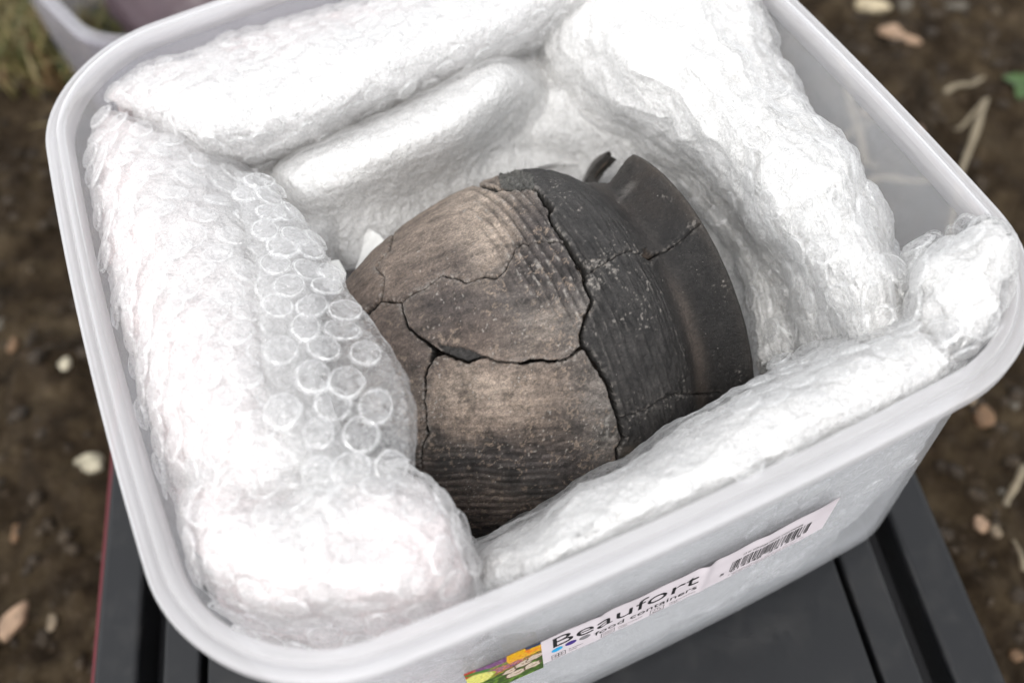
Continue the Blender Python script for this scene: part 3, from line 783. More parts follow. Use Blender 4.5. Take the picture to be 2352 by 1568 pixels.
def build_pot():
    Lfine = np.linspace(-104, 49.4, 3000)
    r = smooth1(pot_profile(Lfine), 181); r[0] = 0; r[-1] = 67.9
    r[-60:] = np.interp(np.arange(60), [0, 59], [r[-60], 67.9])
    s = np.concatenate([[0], np.cumsum(np.hypot(np.diff(Lfine), np.diff(r)))])
    ns = int(s[-1] / .43)
    sL = np.linspace(1.0, s[-1], ns)
    L = np.interp(sL, s, Lfine); rr = np.interp(sL, s, r)
    # lip roll and inner neck
    inner = [(50.2, 68.0), (50.9, 67.6), (51.2, 66.9), (51.0, 66.2), (50.2, 65.4), (48.6, 63.8), (46.5, 61.6), (44, 59.2), (41, 56.6), (38, 54.7), (35, 53.9), (32, 54.4), (29, 56.2), (26, 58.8), (23, 61.6), (20, 64.0)]
    ii = np.array(inner); si = np.concatenate([[0], np.cumsum(np.hypot(*np.diff(ii, axis=0).T))])
    sf = np.arange(0, si[-1], .6)
    Li = np.interp(sf, si, ii[:, 0]); ri = np.interp(sf, si, ii[:, 1])
    nouter = len(L); L = np.concatenate([L, Li]); rr = np.concatenate([rr, ri])
    # azimuths: fine towards the viewer
    dirc = CAM - PC; mid = math.atan2(dirc @ E2, dirc @ E1)
    q = np.linspace(-np.pi, np.pi, 4000); dens = 1 + 5.2 * (1 - sstep(abs(q), 1.75, 2.2)); cum = np.cumsum(dens); cum = (cum - cum[0]) / (cum[-1] - cum[0])
    na = 820; ps = np.interp(np.arange(na) / na, cum, q) + mid
    cosp, sinp = np.cos(ps), np.sin(ps)
    RAD = cosp[:, None] * E1 + sinp[:, None] * E2
    P = PC + L[:, None, None] * AX + rr[:, None, None] * RAD[None]
    dL = np.gradient(L); dr = np.gradient(rr); ln = np.hypot(dL, dr) + 1e-9
    Nn = (-(dr / ln)[:, None, None] * AX + (dL / ln)[:, None, None] * RAD[None])
    nr_, nc_ = P.shape[:2]
    Pf = P.reshape(-1, 3); Nf = Nn.reshape(-1, 3)
    # proxy on the outer wall, for cutting the inner neck the same way
    Lp = np.clip(L, -104, 49.4); rp = np.where(np.arange(len(L)) < nouter, rr, np.interp(Lp, Lfine, r))
    PX = (PC + Lp[:, None, None] * AX + rp[:, None, None] * RAD[None]).reshape(-1, 3)
    wobx = 2.0 * pn(PX, 2.2, 31) + 1.0 * pn(PX, .9, 33); woby = 2.0 * pn(PX, 2.2, 32) + 1.0 * pn(PX, .9, 34)
    U, Vv = proj(PX); Uw, Vw = U + wobx, Vv + woby
    view = CAM - PX; view /= np.linalg.norm(view, axis=1)[:, None]
    No = Nn.copy(); No[nouter:] = -No[nouter:]; face = (No.reshape(-1, 3) * view).sum(1)
    front = face > -.22
    Lv = np.repeat(L, nc_); isout = np.repeat(np.arange(nr_) < nouter, nc_)
    dist = np.full(len(U), 99.); wid = np.zeros(len(U)); kind = np.zeros(len(U), int)
    for i, c in enumerate(CRACKS):
        d, w_ = seg_dist(Uw, Vw, c); w_ = w_ * .5 * (1 + .35 * pn(PX, 1.5, 60 + i))
        e = d - w_; m = e < (dist - wid); dist[m] = d[m]; wid[m] = w_[m]; kind[m] = i
    dist[~front] = 99
    cut = (dist < wid) & (wid > 1.45)
    cut |= inpoly(Uw, Vw, HOLE) & front
    cut |= inpoly(Uw, Vw, GAP) & front
    pit_ = inpoly(Uw, Vw, PIT) & front
    notch = inpoly(U + .6 * wobx, Vv + .6 * woby, NOTCH) & (face > -.35) & (Lv > 22)
    cut |= notch
    # ---- relief
    qL = Lv + 0.0
    az = np.tile(ps, nr_)
    qA = Lv + 2.2 * (az - mid) + 1.1 * pn(PX, 26, 41) + .35 * pn(PX, 8, 42)
    ph = qA / 3.7; fr = ph - np.floor(ph)
    saw = np.where(fr < .72, fr / .72, (1 - fr) / .28)
    ampA = (.85 - .42 * sstep(Lv, -6, 8)) * (1 + .7 * pn(np.stack([np.floor(ph) * 7, Lv * 0 + az * 18, 0 * Lv], 1), 5, 43))
    ribA = (saw - .6) * ampA + .16 * np.sin(qA * 2 * np.pi / 1.35 + 2 * pn(PX, 5, 44)) * sstep(pn(PX, 11, 45), -.3, .4)
    mA = sstep(Lv + 5 * pn(PX, 16, 46) - 14 * sstep(Vv, 640, 800), -30, -14) * (1 - sstep(Lv, 24.5, 29))
    mA *= 1 - .75 * sstep(Vv, 930, 1020)
    mA *= (1 - .8 * (1 - sstep(U + 20 * pn(PX, 10, 39), 1060, 1130)))
    up = RM[:, 1]
    qB = PX @ up + 2.6 * pn(PX, 24, 47) + .5 * pn(PX, 7, 48) - .05 * (PX @ RM[:, 0])
    frB = qB / 2.75; frB = frB - np.floor(frB)
    ribB = (np.where(frB < .7, frB / .7, (1 - frB) / .3) - .5) * .62 * (1 + .8 * pn(np.stack([np.floor(qB / 2.75) * 9, PX @ RM[:, 0], 0 * qB], 1), 9, 49))
    mB = sstep(Vv + 40 * pn(PX, 14, 50), 840, 1010) * (1 - sstep(U + 30 * pn(PX, 12, 51), 1230, 1330)) * (.35 + .65 * sstep(Vv, 930, 1080))
    lowA = sstep(Vv, 840, 900) * sstep(U, 1230, 1310) * (1 - sstep(U, 1400, 1460))
    h = ribA * mA + ribB * mB + .35 * fbm(PX, 30, 3, 52) + .10 * fbm(PX, 2.6, 3, 53) + .05 * pn(PX, .9, 54)
    smoothneck = sstep(Lv, 25, 29)
    h = h * (1 - .85 * smoothneck) + .05 * smoothneck * pn(PX, 5, 55)
    # flaked areas: shallow steps
    fl = fbm(PX, 9, 3, 56); h -= .22 * sstep(fl, .25, .33) * (1 - smoothneck)
    # sunken edges along the cracks
    e = dist - np.maximum(wid, 1.3)
    h -= 1.1 * np.exp(-np.clip(e, 0, 99) / 1.6) * (.4 + .6 * np.clip(wid / 3, .4, 1.4)) + np.where(e < .5, .55, 0) * (wid <= 2.2)
    h += .30 * np.exp(-((e - 7) / 4.5) ** 2) * pn(PX, 9, 57)
    chip = inpoly(Uw, Vw, CHIP) & front
    h -= np.where(chip, 2.0 + .8 * fbm(PX, 3, 3, 58), 0)
    cr = inpoly(U + .8 * wobx, Vv + .8 * woby, CRUMBLE) & front
    h += np.where(cr, -1.3 + 2.2 * np.abs(fbm(PX, 4.2, 3, 59)) + .5 * worley(PX, 1.8, 7), 0)
    ro = inpoly(Uw, Vw, ROUGH) & front
    h = h - np.where(pit_, 1.6, 0)
    blm = np.zeros(len(U), bool)
    for q_ in BLOOM: blm |= inpoly(U + 4 * wobx, Vv + 4 * woby, q_) & front
    h += np.where(ro, -.25 + .55 * fbm(PX, 1.4, 3, 61), 0)
    h = np.where(isout, h, -.08 * pn(PX, 6, 62))
    Pd = Pf + Nf * h[:, None]
    # ---- pigment
    W1 = np.stack([U + 26 * fbm(PX, 14, 3, 70), Vv + 26 * fbm(PX, 14, 3, 71)], 1)
    tan = (.156, .123, .101); pale = (.33, .272, .224); brown = (.083, .066, .056); dark = (.028, .026, .025); mauve = (.043, .037, .036); grey = (.125, .113, .104); red = (.104, .078, .064)
    B = [  # x, y, sx, sy, colour, weight
        (1000, 520, 130, 70, tan, 1.3), (1130, 530, 40, 60, pale, 2.2), (1100, 905, 90, 30, pale, .9), (1255, 740, 30, 40, pale, .7), (1110, 450, 60, 24, pale, 1.6), (1040, 500, 60, 40, pale, .7), (1090, 430, 50, 20, mauve, .35), (900, 600, 90, 60, tan, 1.2),
        (1195, 500, 34, 90, mauve, 1.3), (1240, 480, 50, 60, mauve, 1.6), (980, 640, 60, 18, red, .9), (1060, 620, 60, 40, mauve, .7), (860, 680, 50, 30, red, .8),
        (1000, 720, 70, 60, mauve, 1.1), (1080, 690, 60, 40, mauve, .8), (1110, 770, 80, 50, red, .8), (1200, 740, 50, 40, grey, 1.0), (1290, 720, 45, 60, grey, 1.1), (1215, 620, 60, 60, mauve, 1.4), (1290, 620, 50, 60, mauve, 1.8), (1290, 540, 40, 50, mauve, 1.6),
        (940, 760, 30, 50, brown, 1.0), (900, 820, 40, 60, red, .8), (950, 900, 40, 60, mauve, .9), (965, 1000, 20, 60, tan, .9),
        (1100, 900, 110, 45, tan, 1.0), (1170, 930, 80, 45, tan, 1.0), (1180, 880, 60, 30, pale, .5), (1090, 900, 70, 25, pale, .5), (1260, 880, 40, 40, red, .7), (1060, 960, 60, 30, tan, .8), (1200, 990, 70, 30, brown, 1.0), (1290, 950, 40, 60, brown, 1.1), (1350, 930, 40, 60, grey, .9), (1400, 980, 30, 50, grey, 1.2),
        (1030, 1040, 80, 26, dark, 1.3), (1150, 1060, 70, 30, mauve, 1.0), (1180, 1110, 60, 25, dark, 1.1), (1060, 1110, 80, 22, brown, .9), (1090, 1170, 90, 24, brown, .9), (1120, 1220, 80, 24, mauve, .8), (1290, 1050, 50, 40, mauve, 1.), (1020, 850, 50, 25, red, .7),
        (1250, 800, 80, 30, brown, .9), (1450, 1045, 30, 30, brown, 1.2),
    ]
    col = np.zeros((len(U), 3)); ws = np.full(len(U), .02); col += ws[:, None] * np.array(brown)
    for x, y, sx, sy, c, w_ in B:
        g = w_ * np.exp(-.5 * (((W1[:, 0] - x) / sx) ** 2 + ((W1[:, 1] - y) / sy) ** 2)); col += g[:, None] * np.array(c); ws += g
    col /= ws[:, None]
    mot = 1 + .26 * fbm(PX, 4.5, 4, 76) + .28 * pn(PX, .9, 77)
    streA = fbm(np.stack([(az - mid) * 12, Lv * 1.0, 0 * Lv], 1), 1.3, 3, 79)
    # the dark fired side, beyond the wide crack
    xs = np.array([p[0] for p in CRACKS[0]]); ys = np.array([p[1] for p in CRACKS[0]])
    order = np.argsort(ys); xc = np.interp(Vv, ys[order], xs[order])
    side = sstep(U - xc, -1, 2); side = np.where(Vv < 438, sstep(U + (Vv - 385) * -.1, 1145, 1165), side)
    side = np.where(front, side, sstep(Lv, -5, 8))
    dk = np.array(dark)[None] * np.clip(1 + .35 * fbm(PX, 9, 3, 72) + .30 * fbm(PX, 2.2, 3, 108) + .45 * streA * (mA > .3), .4, 2.5)[:, None]
    nk = np.exp(-((Lv - 33.5 + 1.5 * pn(PX, 20, 74)) / 3.2) ** 2)  # brown neck band, with the highlight in its hollow painted into the colour
    nk *= (sstep(Vv, 600, 760) * 1.0 + .12 + .3 * (1 - sstep(Vv, 420, 560))) * (1 + .5 * fbm(PX, 12, 3, 107))
    nk = np.clip(nk, 0, 1)
    dk = dk * (1 - nk[:, None] * .85) + np.array((.086, .070, .060)) * nk[:, None] * .85
    dk = dk * (1 - .38 * sstep(Lv, 33, 40))[:, None]
    lip = np.exp(-((Lv - 50) / 2.0) ** 2) * (1 - .6 * sstep(Vv, 450, 640)); dk = dk * (1 - .35 * lip[:, None]) + np.array((.09, .075, .062)) * .35 * lip[:, None]
    nb = sstep(Lv, 30, 40) * (1 - sstep(Vv, 400, 560)); dk = dk + np.array((.008, .005, .003)) * (nb * (1 + fbm(PX, 9, 3, 99)))[:, None]
    low = np.exp(-((U - 1452) / 26) ** 2 - ((Vv - 1052) / 26) ** 2) * sstep(pn(PX, 6, 75), -.6, .2); dk = dk * (1 - low[:, None]) + np.array((.10, .08, .062)) * low[:, None]
    mot = 1 + .26 * fbm(PX, 4.5, 4, 76) + .28 * pn(PX, .9, 77)
    streU = fbm(np.stack([Lv * .20 + 60, (az - mid) * 73 + .35 * Lv, 0 * Lv], 1), 2.2, 4, 103) * (1 - sstep(Vv, 980, 1080)) + .6 * fbm(np.stack([Lv * .10, (az - mid) * 40 + .2 * Lv, 0 * Lv], 1), 2.2, 3, 104)
    stre = fbm(np.stack([PX @ RM[:, 0] * .22, PX @ up, PX @ RM[:, 2] * .3], 1), 2.4, 3, 78)
    streA = fbm(np.stack([(az - mid) * 12, Lv * 1.0, 0 * Lv], 1), 2.0, 3, 79)
    col = col * np.clip(mot + .55 * stre * (mB + .2) + .40 * streA * mA + .30 * streU, .25, 2.2)[:, None]
    # colour darkens towards the hollows of the brushed ribs
    rib_dark = sstep(-ribA * mA, .05, .35) * .35 + sstep(-ribB * mB, .05, .3) * .4
    col = col * (1 - rib_dark)[:, None]
    bl = sstep(fbm(PX, 7, 4, 81), .12, .45) * sstep(Vv, 640, 1000) * (1 - sstep(Vv, 1160, 1300) * .4); col = col * (1 - .45 * bl)[:, None]
    col = col * (1 - side)[:, None] + dk * side[:, None]
    # buff slip left in flakes and root marks
    mk = pn(PX, 3.2, 82); mk2 = np.abs(fbm(np.stack([PX[:, 0], PX[:, 1] * 1.0, PX[:, 2]], 1), 5.5, 3, 83))
    rm_ = ((mk2 < .045) & (pn(PX, 9, 84) > -.05)).astype(float) * (1 - side) * sstep(U + Vv * .3, 1180, 1300) * .7
    fk = sstep(pn(PX, 2.1, 85) + .4 * pn(PX, .8, 86), .52, .60) * (1 - side) * .55 * sstep(Vv, 600, 800)
    b_ = np.clip(rm_ + fk, 0, .8)[:, None]; col = col * (1 - b_) + np.array((.22, .172, .135)) * b_
    # pale mineral bloom by the cracks and on rib crests
    e2 = np.exp(-np.clip(e, 0, 99) / 4.5) * sstep(fbm(PX, 1.6, 3, 87) + .5 * pn(PX, 12, 105), .0, .4) * .9 * (e > .6)
    crest = sstep(ribA * mA, .10, .3) * sstep(pn(PX, 2.0, 88) + .5 * pn(PX, 9, 89), .25, .7) * .55 * (1 - .5 * side)
    crest = sstep(ribA * mA, .06, .25) * sstep(pn(PX, 2.0, 88) + .5 * pn(PX, 9, 89), .0, .5) * .75 * (1 - .6 * side)
    blo = np.maximum(np.maximum(e2, crest), ro * sstep(pn(PX, .9, 90), -.2, .5) * .9)
    blo = np.maximum(blo, blm * sstep(fbm(PX, 1.1, 2, 96), -.15, .35) * .8)
    blo = np.maximum(blo, sstep(pn(PX, 1.0, 97) + .35 * pn(PX, 6, 98), .57, .68) * .8 * sstep(pn(PX, 22, 101) + .5 * pn(PX, 6, 102), -.15, .35))
    blo = np.clip(blo, 0, .85)[:, None]
    blo = blo * (1 - smoothneck[:, None] * .4)
    col = col * (1 - blo) + np.array((.27, .25, .23)) * blo
    wsh = (np.exp(-((U - 1400) / 22) ** 2 - ((Vv - 985) / 34) ** 2) * sstep(fbm(PX, 2.4, 3, 91), -.2, .5) * (1 - side))[:, None] * .6
    col = col * (1 - wsh) + np.array((.28, .27, .25)) * wsh
    sm = np.exp(-((U + Vv * .95 - 1856) / 14) ** 2) * np.exp(-((U - 1442) / 26) ** 2) * sstep(pn(PX, 4, 92), -.4, .3); sm = sm[:, None] * .4; col = col * (1 - sm) + np.array((.20, .19, .18)) * sm
    gap_shade = (.85 * (1 - sstep(dist, .8, 2.0)) * (.55 + .45 * sstep(pn(PX, 9, 106), -.5, .2)))[:, None]; col = col * (1 - gap_shade) + .012 * gap_shade  # shade inside the thin cracks, painted as a dark line along them
    col = np.where((chip)[:, None], np.array((.035, .033, .032)) * (1 + .4 * pn(PX, 1.5, 93))[:, None], col)
    cg = np.array((.085, .084, .078)) * (1 + .9 * fbm(PX, 1.2, 3, 94))[:, None]; col = np.where(cr[:, None], cg, col); col = np.where(pit_[:, None], np.array((.06, .045, .035)) * (1 + .5 * pn(PX, 1.5, 88))[:, None], col)
    col = np.where((~isout & (Lv < 49))[:, None], np.array((.11, .085, .065)) * (1 + .3 * fbm(PX, 8, 3, 95))[:, None], col)
    col = col * (1 + .20 * (1 - side))[:, None]
    col = np.clip(col, .008, .8)
    sheen = np.clip(sstep(Lv, 26, 34) * .9 + side * .35, 0, 1)
    # ---- sherds: connected pieces of the surface between the cracks
    quads = gridquads(nr_, nc_, True)
    fc = cut[quads].sum(1) >= 2
    fd = (dist[quads] - wid[quads]).min(1); barrier = (fd < .9) | fc
    nf = (nr_ - 1) * nc_
    lab = np.where(barrier, -1, 0).reshape(nr_ - 1, nc_)
    from collections import deque
    comp = 0; labl = lab.tolist(); H_, W_ = nr_ - 1, nc_
    for i0 in range(H_):
        row = labl[i0]
        for j0 in range(W_):
            if row[j0] != 0: continue
            comp += 1; row[j0] = comp; dq = deque([(i0, j0)])
            while dq:
                i, j = dq.popleft()
                for a, b in ((i + 1, j), (i - 1, j), (i, (j + 1) % W_), (i, (j - 1) % W_)):
                    if 0 <= a < H_ and labl[a][b] == 0: labl[a][b] = comp; dq.append((a, b))
    lab = np.array(labl)
    cnt = np.bincount(lab[lab > 0].ravel()); small = np.where(cnt < 900)[0]
    lab[np.isin(lab, small)] = -1
    for _ in range(40):      # hand the crack zone to the nearest sherd
        m = lab == -1
        if not m.any(): break
        for ax, sh in ((0, 1), (0, -1), (1, 1), (1, -1)):
            s2 = np.roll(lab, sh, ax)
            if ax == 0: s2[0 if sh == 1 else -1] = -1
            m = (lab == -1) & (s2 > 0); lab[m] = s2[m]
    lab = lab.ravel(); lab[fc] = -2
    ids = [k for k in np.unique(lab) if k > 0]
    root = empty('clay_pot'); root.location = Vector(PC + np.array([0, 0, -73])) * MM
    off0 = PC + np.array([0, 0, -73])
    tag(root, 'cracked clay pot lying in the tub, charcoal at its neck and mottled brown below', 'pot')
    names = []
    for k in ids:
        F = quads[lab == k]; vid = np.unique(F); mp_ = np.full(len(U), -1); mp_[vid] = np.arange(len(vid)); F2 = mp_[F]
        sh = rng.normal(size=3) * np.array([.35, .35, .40]) * (1 if len(F) < 90000 else .2)
        V = Pd[vid] + (sh @ np.array([E1, E2, AX])) * .6 + Nf[vid] * 0
        # fracture walls 5.5 mm deep along every open edge
        E = np.concatenate([F2[:, [0, 1]], F2[:, [1, 2]], F2[:, [2, 3]], F2[:, [3, 0]]])
        key = np.sort(E, 1); kk = key[:, 0].astype(np.int64) * 2000000 + key[:, 1]; u_, inv, c_ = np.unique(kk, return_inverse=True, return_counts=True)
        BE = E[c_[inv] == 1]; bout = isout[vid][BE].all(1) & (Lv[vid][BE] < 49.3).all(1); BE = BE[bout]
        bv = np.unique(BE); m2 = np.full(len(vid), -1); m2[bv] = np.arange(len(bv)); nb_ = len(bv)
        tk = 5.2 if True else 0
        lay = []
        for q_, dpt in enumerate((1.2, 2.6, 4.0, tk)):
            jit = .35 * np.stack([pn(V[bv] + q_ * 7, 1.6, 100 + q_ + a) for a in range(3)], 1)
            lay.append(V[bv] - Nf[vid][bv] * dpt + jit)
        VV = np.concatenate([V] + lay)
        WQ = []
        for q_ in range(4):
            a_ = BE[:, 0] if q_ == 0 else len(V) + (q_ - 1) * nb_ + m2[BE[:, 0]]; b_2 = BE[:, 1] if q_ == 0 else len(V) + (q_ - 1) * nb_ + m2[BE[:, 1]]
            WQ.append(np.stack([b_2, a_, len(V) + q_ * nb_ + m2[BE[:, 0]], len(V) + q_ * nb_ + m2[BE[:, 1]]], 1))
        WQ = np.concatenate(WQ) if len(BE) else np.zeros((0, 4), int)
        cc = np.concatenate([col[vid]] + [np.tile(np.array((.05, .047, .044)), (nb_, 1)) * (1 + .4 * pn(l, 1.2, 120))[:, None] for l in lay])
        nm = 'neck_sherd' if (Lv[vid] > 40).mean() > .3 else 'body_sherd'
        me = mesh_np(nm, VV - off0, np.concatenate([F2, WQ]))
        gl_ = np.concatenate([sheen[vid]] + [np.zeros(nb_)] * 4)[:, None]
        set_col(me, 'pigment', np.concatenate([cc, gl_], 1).astype(np.float32))
        o = obj(nm, me, M_CLAY, root); names.append((nm, len(F), Lv[vid].mean()))
        u0, v0 = np.median(U[vid]), np.median(Vv[vid]); print('SHERD', nm, len(F), round(u0), round(v0))
        mc = col[vid].mean(0); 
        if len(F) < 90000: o['label'] = ('charcoal ' if mc[0] < .07 else 'brown mottled ') + ('ribbed ' if nm == 'body_sherd' else '') + 'sherd of the pot'
    return root

def clay():
    m, t = newmat('fired_clay'); n = N(t); co = n.coord()
    an = n('ShaderNodeAttribute', attribute_name='pigment'); a = an.outputs[0]
    g1 = n.noise(co, 2.6, 6, .75)
    v = n.ramp(g1, [(.28, (.38, .37, .37)), (.44, (.80, .80, .80)), (.56, (1.15, 1.14, 1.12)), (.72, (1.9, 1.85, 1.8))])
    c = n.mix(1.0, a, v, 'MULTIPLY')
    mid = n.ramp(n.noise(co, .85, 5, .7, .4), [(.30, (.55, .54, .53)), (.48, (.95, .95, .95)), (.62, (1.25, 1.24, 1.22)), (.75, (1.6, 1.56, 1.5))])
    c = n.mix(.8, c, n.mix(1.0, c, mid, 'MULTIPLY'))
    fib = n.noise(n('ShaderNodeMapping', inp={'Vector': co, 'Scale': (.25, 1.0, 1.0), 'Rotation': (0, .1, .05)}).outputs[0], 1.6, 4, .7, .6)
    c = n.mix(.7, c, n.mix(1.0, c, n.ramp(fib, [(.32, (.6, .6, .6)), (.5, (1, 1, 1)), (.68, (1.4, 1.38, 1.35))]), 'MULTIPLY'))
    # dark pits
    pit = n.ramp(n.noise(co, 1.3, 5, .7, .5), [(.30, (1, 1, 1)), (.37, (0, 0, 0))])
    c = n.mix(n.math('MULTIPLY', pit, .6), c, (.02, .018, .017))
    # buff streaks
    st = n.noise(n('ShaderNodeMapping', inp={'Vector': co, 'Scale': (.35, 1, 1)}).outputs[0], .9, 4, .6, 1.2)
    stm = n.ramp(st, [(.60, (0, 0, 0)), (.66, (1, 1, 1))])
    lum = n('ShaderNodeRGBToBW', inp={'Color': a}).outputs[0]
    c = n.mix(n.math('MULTIPLY', n.math('MULTIPLY', stm, n.ramp(lum, [(.05, (0, 0, 0)), (.10, (1, 1, 1))])), .38), c, (.22, .172, .135))
    # white mineral specks
    vo = n('ShaderNodeTexVoronoi', feature='F1', inp={'Vector': n('ShaderNodeVectorMath', operation='ADD', inp={0: co, 1: n('ShaderNodeTexNoise', inp={'Vector': co, 'Scale': 1.8, 'Detail': 2}).outputs[1]}).outputs[0], 'Scale': .8, 'Randomness': 1.0})
    rsel = n('ShaderNodeSeparateColor', inp={0: vo.outputs['Color']})
    sz = n.math('MULTIPLY', n.math('POWER', rsel.outputs[0], 7.0), .17)
    wsp = n.math('MULTIPLY', n.math('LESS_THAN', vo.outputs['Distance'], sz), n.math('GREATER_THAN', n.noise(co, .07, 3), .53))
    fine = n.ramp(n.noise(co, 2.2, 3, .6, 1.0), [(.69, (0, 0, 0)), (.73, (1, 1, 1))])
    wf = n.math('MAXIMUM', n.math('MULTIPLY', wsp, .85), n.math('MULTIPLY', fine, .5))
    c = n.mix(wf, c, (.55, .52, .48))
    h = n.math('ADD', n.math('MULTIPLY', g1, .6), n.math('ADD', n.math('MULTIPLY', n.noise(co, .7, 5, .65), 1.0), n.math('MULTIPLY', wf, .35)))
    h = n.math('SUBTRACT', h, n.math('MULTIPLY', pit, .6))
    b = n('ShaderNodeBump', inp={'Height': h, 'Strength': 1.0, 'Distance': .0008})
    rg = n.math('SUBTRACT', n.math('ADD', .50, n.math('MULTIPLY', g1, .22)), n.math('MULTIPLY', an.outputs['Alpha'], .27))
    p = n('ShaderNodeBsdfPrincipled', inp={'Base Color': c, 'Roughness': rg, 'Specular IOR Level': .38, 'Normal': b.outputs[0]})
    n.out(p.outputs[0]); return m
M_CLAY = clay()
pot = build_pot()

# ------------------------------------------------------------------ bubble wrap
def inner_clamp(P, ins=3.2):
    """keep the wrap inside the tub"""
    Q = P.copy(); z = np.clip(-P[:, 2], 0, TH); a = 138.2 - .8 * z / TH - ins
    x, y = Q[:, 0], Q[:, 1]
    bow = HB - 1.0
    ax = a + bow * (1 - np.clip(abs(y) / a, 0, 1) ** 2); ay = a + bow * (1 - np.clip(abs(x) / a, 0, 1) ** 2)
    free = P[:, 2] > 3.0
    x2 = np.clip(x, -ax, ax); y2 = np.clip(y, -ay, ay)
    r = 42 - ins - 12 * z / TH; cx = a - r
    ex, ey = np.maximum(abs(x2) - cx, 0), np.maximum(abs(y2) - cx, 0); d = np.hypot(ex, ey); m = (d > r) & (ex > 0) & (ey > 0)
    k = np.where(m, r / (d + 1e-9), 1)
    x2 = np.where(m, np.sign(x2) * (cx + ex * k), x2); y2 = np.where(m, np.sign(y2) * (cx + ey * k), y2)
    Q[:, 0] = np.where(free, x, x2); Q[:, 1] = np.where(free, y, y2); Q[:, 2] = np.maximum(Q[:, 2], -TH + 4)
    return Q
_LF = np.linspace(-104, 49.4, 500); _RF = pot_profile(_LF)
def pot_push(P, margin=2.0):
    """lift anything that would sink into the pot"""
    Q = P - PC; L = Q @ AX; perp = Q - L[:, None] * AX; d = np.linalg.norm(perp, axis=1) + 1e-9
    r = np.interp(L, _LF, _RF) + margin; end = (L > -104 - margin) & (L < 52)
    m = end & (d < r); k = np.where(m, r / d, 1)
    return PC + L[:, None] * AX + perp * k[:, None]
def cr_basis(ctrl, nu, nv):
    """Catmull-Rom surface through a control net"""
    A = np.array(ctrl, float)
    def along(A, n):
        m = A.shape[0]; Ap = np.concatenate([2 * A[:1] - A[1:2], A, 2 * A[-1:] - A[-2:-1]])
        t = np.linspace(0, m - 1 - 1e-9, n); i = np.floor(t).astype(int); f = (t - i)[:, None, None]
        p0, p1, p2, p3 = Ap[i], Ap[i + 1], Ap[i + 2], Ap[i + 3]
        return .5 * (2 * p1 + (p2 - p0) * f + (2 * p0 - 5 * p1 + 4 * p2 - p3) * f ** 2 + (3 * p1 - p0 - 3 * p2 + p3) * f ** 3)
    B = along(A, nu)
    return along(B.transpose(1, 0, 2), nv).transpose(1, 0, 2)
def net(rows):
    """rows of (u, v, z) picture points -> mm; a 5-tuple ('w', x, y, z) is taken as is"""
    return [[np.array(c[1:], float) if c[0] == 'w' else at(*c) for c in r] for r in rows]

def bubble_mesh(seed, flat=.6):
    nr_, ns_ = 8, 26
    V = [(0, 0, 1.0)]
    prof = [(.35, 1.0), (.66, .97), (.82, .90), (.905, .62), (1.0, .16), (1.06, .10), (1.085, .08), (1.10, .0)]
    for r_, z_ in prof:
        for k in range(ns_): a = 2 * np.pi * k / ns_; V.append((r_ * math.cos(a), r_ * math.sin(a), z_))
    V = np.array(V)
    rr = np.hypot(V[:, 0], V[:, 1])
    dent = ridge(V * 6 + seed * 50, 4.5, 2, seed) * .13 + .30 * pn(V * 6 + seed * 30, 5, seed + 9)
    V[:, 2] = V[:, 2] * flat + dent * np.clip(1 - rr, 0, 1) ** .5 * flat * .9
    V[:, :2] *= (1 + .05 * pn(V * 5 + seed * 9, 4, seed + 3))[:, None]
    T = [(0, 1 + k, 1 + (k + 1) % ns_) for k in range(ns_)]
    Q = []
    for r_ in range(len(prof) - 1):
        for k in range(ns_): a = 1 + r_ * ns_ + k; b = 1 + r_ * ns_ + (k + 1) % ns_; Q.append((a, a + ns_, b + ns_, b))
    me = mesh_np('bubble', V * 1000 * MM * 1.0, Q, T)       # unit: 1 mm radius, scaled per bubble
    me.materials.append(M_BUBBLE); me.materials.append(M_WELD)
    mi = [0] * (nr_ and len(me.polygons)); 
    for p_ in me.polygons:
        r0 = math.hypot(p_.center.x, p_.center.y) * 1000
        if .90 < r0 < 1.0 or r0 > 1.07: p_.material_index = 1
    return me
BUB = [bubble_mesh(i, f) for i, f in enumerate((.26, .22, .20, .30, .18, .15, .24))]

